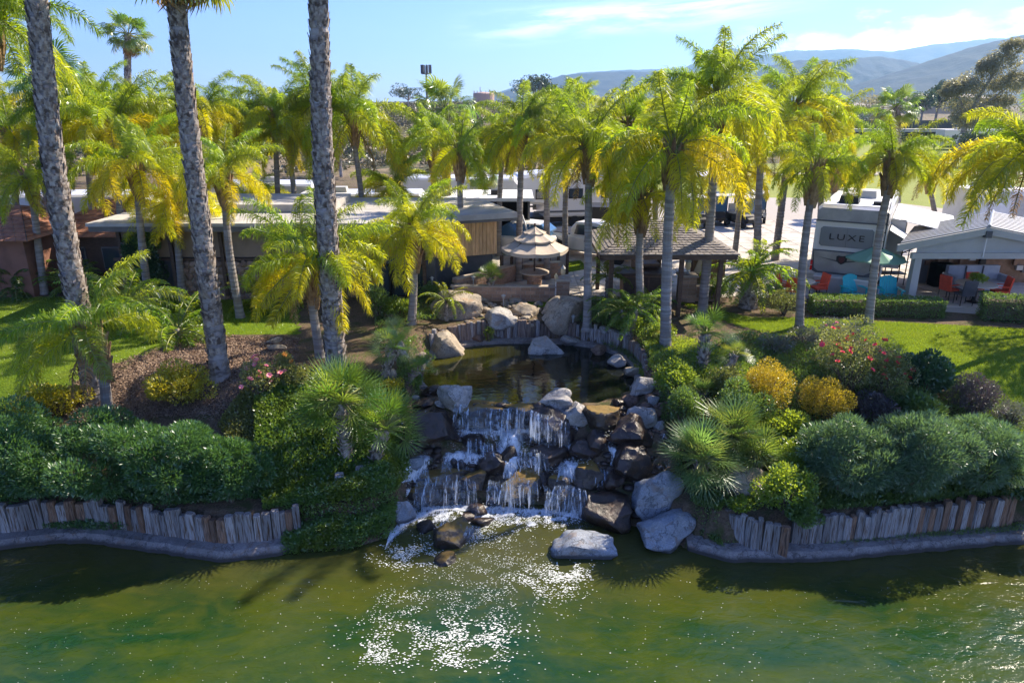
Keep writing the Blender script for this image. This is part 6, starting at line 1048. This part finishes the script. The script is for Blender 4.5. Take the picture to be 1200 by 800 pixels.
# ---- open pavilion
FL = P(1055, 286, 5.0); apx = PY(1155, FL.y, 5.0).x; hw = apx - FL.x; pv = empty('pavilion', (apx, FL.y, G), 'open gabled pavilion with a ribbed metal roof at the right edge', 'pavilion'); vd = Vector((2.6, 3.8, 0)); zl = 5.0 - G; zr = zl + .62
def pvq(u, v, z): return Vector((u * hw + vd.x * v, vd.y * v, z))
for s in (-1, 1):
    a, c, e, f = pvq(s, 0, zl), pvq(0, 0, zr), pvq(0, 1, zr), pvq(s, 1, zl); B().add([a, c, e, f] + [q - Vector((0, 0, .12)) for q in (a, c, e, f)], [(0, 1, 2, 3), (7, 6, 5, 4), (0, 4, 5, 1), (1, 5, 6, 2), (2, 6, 7, 3), (3, 7, 4, 0)]).obj('roof_slope', m_lgrey, pv)
    for k in range(12):
        v0, v1 = k / 12 + .012, (k + .62) / 12; a, c, e, f = pvq(s * 1.0, v0, zl), pvq(0, v0, zr), pvq(0, v1, zr), pvq(s * 1.0, v1, zl); up = Vector((0, 0, .055)); B().add([q + Vector((0, 0, .004)) for q in (a, c, e, f)] + [q + up for q in (a, c, e, f)], [(4, 5, 6, 7), (0, 1, 5, 4), (2, 3, 7, 6), (1, 2, 6, 5), (3, 0, 4, 7)]).obj('roof_rib', m_metalroof, pv)
    a, c = pvq(s * 1.02, -.012, zl - .02), pvq(0, -.012, zr); B().loft([[q, q + Vector((0, .08, 0)), q + Vector((0, .08, -.26)), q - Vector((0, 0, .26))] for q in (a, c)]).obj('barge_board', m_lgrey, pv)
B().tube([pvq(0, 0, zr + .05), pvq(0, 1, zr + .05)], .06, 6).obj('ridge_cap', m_metalroof, pv); B().add([pvq(-.8, .03, zl - .35), pvq(.8, .03, zl - .35), pvq(.8, .03, zl), pvq(0, .03, zr - .1), pvq(-.8, .03, zl)], [(0, 1, 2, 3, 4)]).obj('gable_panel', m_lgrey, pv)
B().box(tuple(pvq(0, .02, zl - .45)), (hw * 1.7, .16, .22)).obj('front_beam', m_lgrey, pv); B().box(tuple(pvq(0, .0, zr - .25)), (.22, .2, .25)).obj('gable_lamp', m_dkgrey, pv); B().tube([pvq(0, -.01, zr - .3), pvq(0, -.01, zl - .5)], .025, 6).obj('gable_strut', m_white, pv)
for u, v in ((-.78, .05), (.85, .05), (-.78, .95), (.85, .95)): B().box((0, 0, (zl - .4) / 2), (.30, .30, zl - .4), top=.85).obj('post', m_fascia if v > .5 else m_lgrey, pv, loc=tuple(pvq(u, v, 0)))
B().box(tuple(pvq(.1, .95, 1.15)), (hw * 1.7, .12, 2.3)).obj('back_wall', m_bwood, pv); 
random.seed(3)
for i in range(22): B().box(tuple(pvq(-.72 + 1.6 * i / 22, .9, random.uniform(.6, 2.0))), (random.uniform(.12, .3), .12, random.uniform(.1, .35))).obj('wall_ornament', random.choice((m_dkgrey, m_lgrey, m_black, m_bwood)), pv); B().box(tuple(pvq(-.5, .8, .5)), (.8, .5, 1.0)).obj('cabinet', m_dkgrey, pv)
def child_chair(loc, rz, label, mat, arms=True, group='red patio chairs'):
    c = empty('patio_chair', loc, label, 'chair', group, rz); B().box((0, 0, .43), (.5, .5, .07)).obj('seat', mat, c); B().box((0, .25, .72), (.5, .06, .55), rx=-.15).obj('backrest', mat, c)
    for x in (-.23, .23):
        for y in (-.22, .22): B().tube([(x, y, 0), (x, y, .42)], .018, 5).obj('leg', m_black, c)
        if arms: B().box((x * 1.1, 0, .64), (.05, .5, .035)).obj('armrest', mat, c)
pf = pv.location
def pw(u, v, z=0.03): q = pvq(u, v, z); return Vector((pf.x + q.x, pf.y + q.y, G + z))
so = empty('sofa', pw(-.02, .55), 'pale grey-blue sofa inside the pavilion', 'sofa'); B().box((0, 0, .3), (2.1, .8, .3)).obj('seat', m_cush, so); B().box((0, .36, .7), (2.1, .2, .65)).obj('backrest', m_cush, so); [B().box((x, 0, .45), (.16, .85, .5)).obj('armrest', m_cush, so) for x in (-1.1, 1.1)]; [B().box((x, .25, .72), (.03, .1, .6)).obj('seam', m_dkgrey, so) for x in (-.35, .35)]
rt = empty('dining_table', pw(.0, .12), 'round tan table with a leafy centrepiece in the pavilion', 'table'); B().lathe([(.7, .70), (.72, .73), (.7, .76)], 24).obj('tabletop', m_umb, rt); B().lathe([(.3, 0), (.08, .08), (.08, .7)], 12).obj('pedestal', m_black, rt)
p, d = foliage_pts((.35, .35, .2), 500, 4, 6); q = rt.location; c_ = empty('table_plant', (q.x, q.y, q.z + .76), 'leafy green potted plant on the pavilion table', 'plant'); link('foliage', np_mesh('foliage', leaf_arrays(p + (0, 0, .2), d + (0, 0, .4), np.full(len(p), .1), .5), 4, L_bright), c_); B().lathe([(.1, 0), (.15, .14)], 10).obj('pot', m_white, c_)
child_chair(pw(-.33, .22), R(-250), 'red chair left of the pavilion table', m_red); child_chair(pw(.30, .14), R(-100), 'red chair right of the pavilion table', m_red); child_chair(pw(-.12, .02), R(180), 'dark-backed chair with its back to us at the pavilion table', m_dkgrey); child_chair(pw(-.02, .28), R(0), 'red chair behind the pavilion table', m_red)
# ---- chairs, table and umbrella behind the hedge
def adirondack(loc, rz, label):
    c = empty('adirondack_chair', loc, label, 'chair', 'teal adirondack chairs', rz)
    for i in range(7): x = -.27 + i * .09; h = .62 + .10 * math.cos((i - 3) * .45); B().box((x, .30, .30 + h / 2), (.08, .025, h), rx=-.28).obj('back_slat', m_teal, c)
    for i in range(5): B().box((0, -.25 + i * .11, .34 - i * .02), (.56, .09, .025)).obj('seat_slat', m_teal, c)
    for s in (-1, 1): B().box((s * .36, -.02, .56), (.13, .72, .03)).obj('armrest', m_teal, c); B().box((s * .33, -.30, .28), (.05, .10, .55)).obj('leg', m_teal, c); B().box((s * .33, .28, .26), (.05, .10, .52)).obj('leg', m_teal, c)
adirondack(P(1003, 356, G) + Vector((0, .3, .03)), R(12), 'teal adirondack chair at the left, before the trailer storage box'); adirondack(P(1045, 358, G) + Vector((0, .3, .03)), R(-8), 'teal adirondack chair at the right, behind the leaning palm trunk')
st = empty('side_table', P(1024, 355, G) + Vector((0, .3, .03)), 'small white side table between the teal chairs', 'table'); B().box((0, 0, .5), (.45, .4, .03)).obj('tabletop', m_white, st); [B().box((x, y, .25), (.04, .04, .5)).obj('leg', m_white, st) for x in (-.18, .18) for y in (-.15, .15)]
gu = empty('green_umbrella', P(1020, 352, G) + Vector((.1, .35, .02)), 'pale green patio umbrella beside the trailer', 'umbrella'); B().tube([(0, 0, 0), (0, 0, 2.15)], .03, 8).obj('pole', m_lgrey, gu); canopy(gu, .02, 1.15, 1.65, 2.1, 8, .05, m_green_umb, 'canopy'); B().lathe([(.28, 0), (.25, .08), (.05, .12)], 12).obj('base', m_black, gu)
bt_ = empty('bistro_table', P(938, 352, G) + Vector((0, .2, .02)), 'round tan bistro table between the red chairs', 'table'); B().lathe([(.52, .70), (.54, .73), (.52, .75)], 22).obj('tabletop', m_umb, bt_); B().lathe([(.25, 0), (.05, .06), (.05, .7)], 10).obj('pedestal', m_black, bt_)
child_chair(P(922, 350, G) + Vector((0, .4, .02)), R(50), 'red chair left of the bistro table', m_red); child_chair(P(961, 352, G) + Vector((0, .3, .02)), R(-80), 'red chair right of the bistro table', m_red); child_chair(P(928, 353, G) + Vector((0, 0, .02)), R(150), 'red chair in front of the bistro table by the slim palm', m_red)
fs_ = empty('folding_rack', P(1062, 345, G) + Vector((0, 1.4, .02)), 'dark metal patio rack beside the trailer awning', 'rack'); b = B(); [b.tube([(x, y, 0), (x, y, 1.6)], .025, 5) for x in (-.6, 0, .6) for y in (0, .5)]; [b.box((0, .25, z), (1.3, .55, .04)) for z in (.5, 1.0)]; tag(b.obj('frame', m_black, fs_)); B().box((0, .55, 1.1), (1.2, .03, .9)).obj('net', m_dkgrey, fs_)
cb = empty('blue_pot', P(913, 354, G), 'small cobalt blue pot by the red chairs', 'pot'); B().lathe([(.08, 0), (.14, .2), (.12, .32), (.14, .36)], 12).obj('body', M('cobalt', (.02, .04, .4), rough=.2), cb)
# ---- far things: tank, tower, road, field buildings
wt = empty('water_tank', PY(567, 225, 8.8), 'pink-beige cylindrical water tank on the scrub hill', 'water tank'); B().lathe([(3.2, -2), (3.2, 3.6), (2.9, 3.9), (0.1, 4.2)], 28).obj('shell', M('pink_beige', (.48, .33, .26), rough=.7), wt); B().tube([(-1, -1, 3.9), (-1, -1, 5.6)], .12, 5).obj('mast', m_lgrey, wt); b = B(); [b.tube([(3.1 * math.cos(a), 3.1 * math.sin(a), 3.7), (3.1 * math.cos(a), 3.1 * math.sin(a), 4.5)], .06, 4) for a in [k * .45 for k in range(14)]]; b.obj('railing', m_lgrey, wt)
ct = empty('cell_tower', PY(501, 240, 8), 'cell tower with clustered dark antenna panels on the hill', 'cell tower'); B().tube([(0, 0, 0), (0, 0, 13)], [.4, .25], 8).obj('pole', m_fascia, ct)
for i in range(9): a = i * 2 * math.pi / 9; B().box((1.5 * math.cos(a), 1.5 * math.sin(a), 12), (.5, .3, 2.6), a).obj('antenna', m_dkgrey, ct)
B().box((0, 0, 10.6), (2.8, 2.8, .2)).obj('platform', m_fascia, ct)
rd = B(); rd.box((110, 132, float(ht(110, 132)) + 1.6), (150, 4, .5)); tag(rd.obj('embankment_road', m_lgrey), 'pale road edge running along the embankment at right', kind='structure'); rd = B(); rd.box((70, 78, G + .05), (90, 3.2, .08)); tag(rd.obj('field_road', m_conc), 'pale road across the green field', kind='structure'); bk = B(); bk.box((110, 134, 4.2), (150, 3, 5.4), top=1, topy=.3); tag(bk.obj('embankment', M('dark_slope', (.07, .075, .07), (.045, .06, .04), .3, .95, world=True)), 'dark planted embankment slope below the road', kind='structure')
def far_house(px, Y, w, h, label, z=None):
    p = PY(px, Y); p.z = float(ht(p.x, p.y)) + 2 if z is None else z; r = empty('distant_house', p, label, 'building'); B().box((0, 0, h / 2), (w, 8, h)).obj('wall', m_umb, r); B().add([(-w / 2 - .6, -4.6, h), (w / 2 + .6, -4.6, h), (w / 2 + .6, 4.6, h), (-w / 2 - .6, 4.6, h), (-w / 2 + 2, 0, h + .9), (w / 2 - 2, 0, h + .9)], [(0, 1, 5, 4), (1, 2, 5), (2, 3, 4, 5), (3, 0, 4), (3, 2, 1, 0)]).obj('roof', m_mortar, r)
    for k in range(4): B().box((-w / 2 + w * (k + .5) / 4, -4.03, h * .55), (w * .12, .1, h * .4)).obj('window', m_glass, r)
far_house(1098, 165, 16, 3.2, 'long distant house with a low tan roof on the embankment'); far_house(1000, 190, 10, 3, 'distant house behind the palms right of centre', 6)
# ---------------------------------------------------------------- haze
m, t, out = newmat('haze'); pvn = N(t, 'ShaderNodeVolumePrincipled'); pvn.inputs['Color'].default_value = (.36, .66, 1, 1); pvn.inputs['Density'].default_value = HAZE_D; pvn.inputs['Anisotropy'].default_value = .4; t.links.new(pvn.outputs[0], out.inputs['Volume'])
b = B(); b.box((0, 2900, 234), (12400, 7000, 472)); hz_ = b.obj('haze', m); hz_['kind'] = 'stuff'; hz_['label'] = 'thin blue air haze'
bpy.context.view_layer.update()
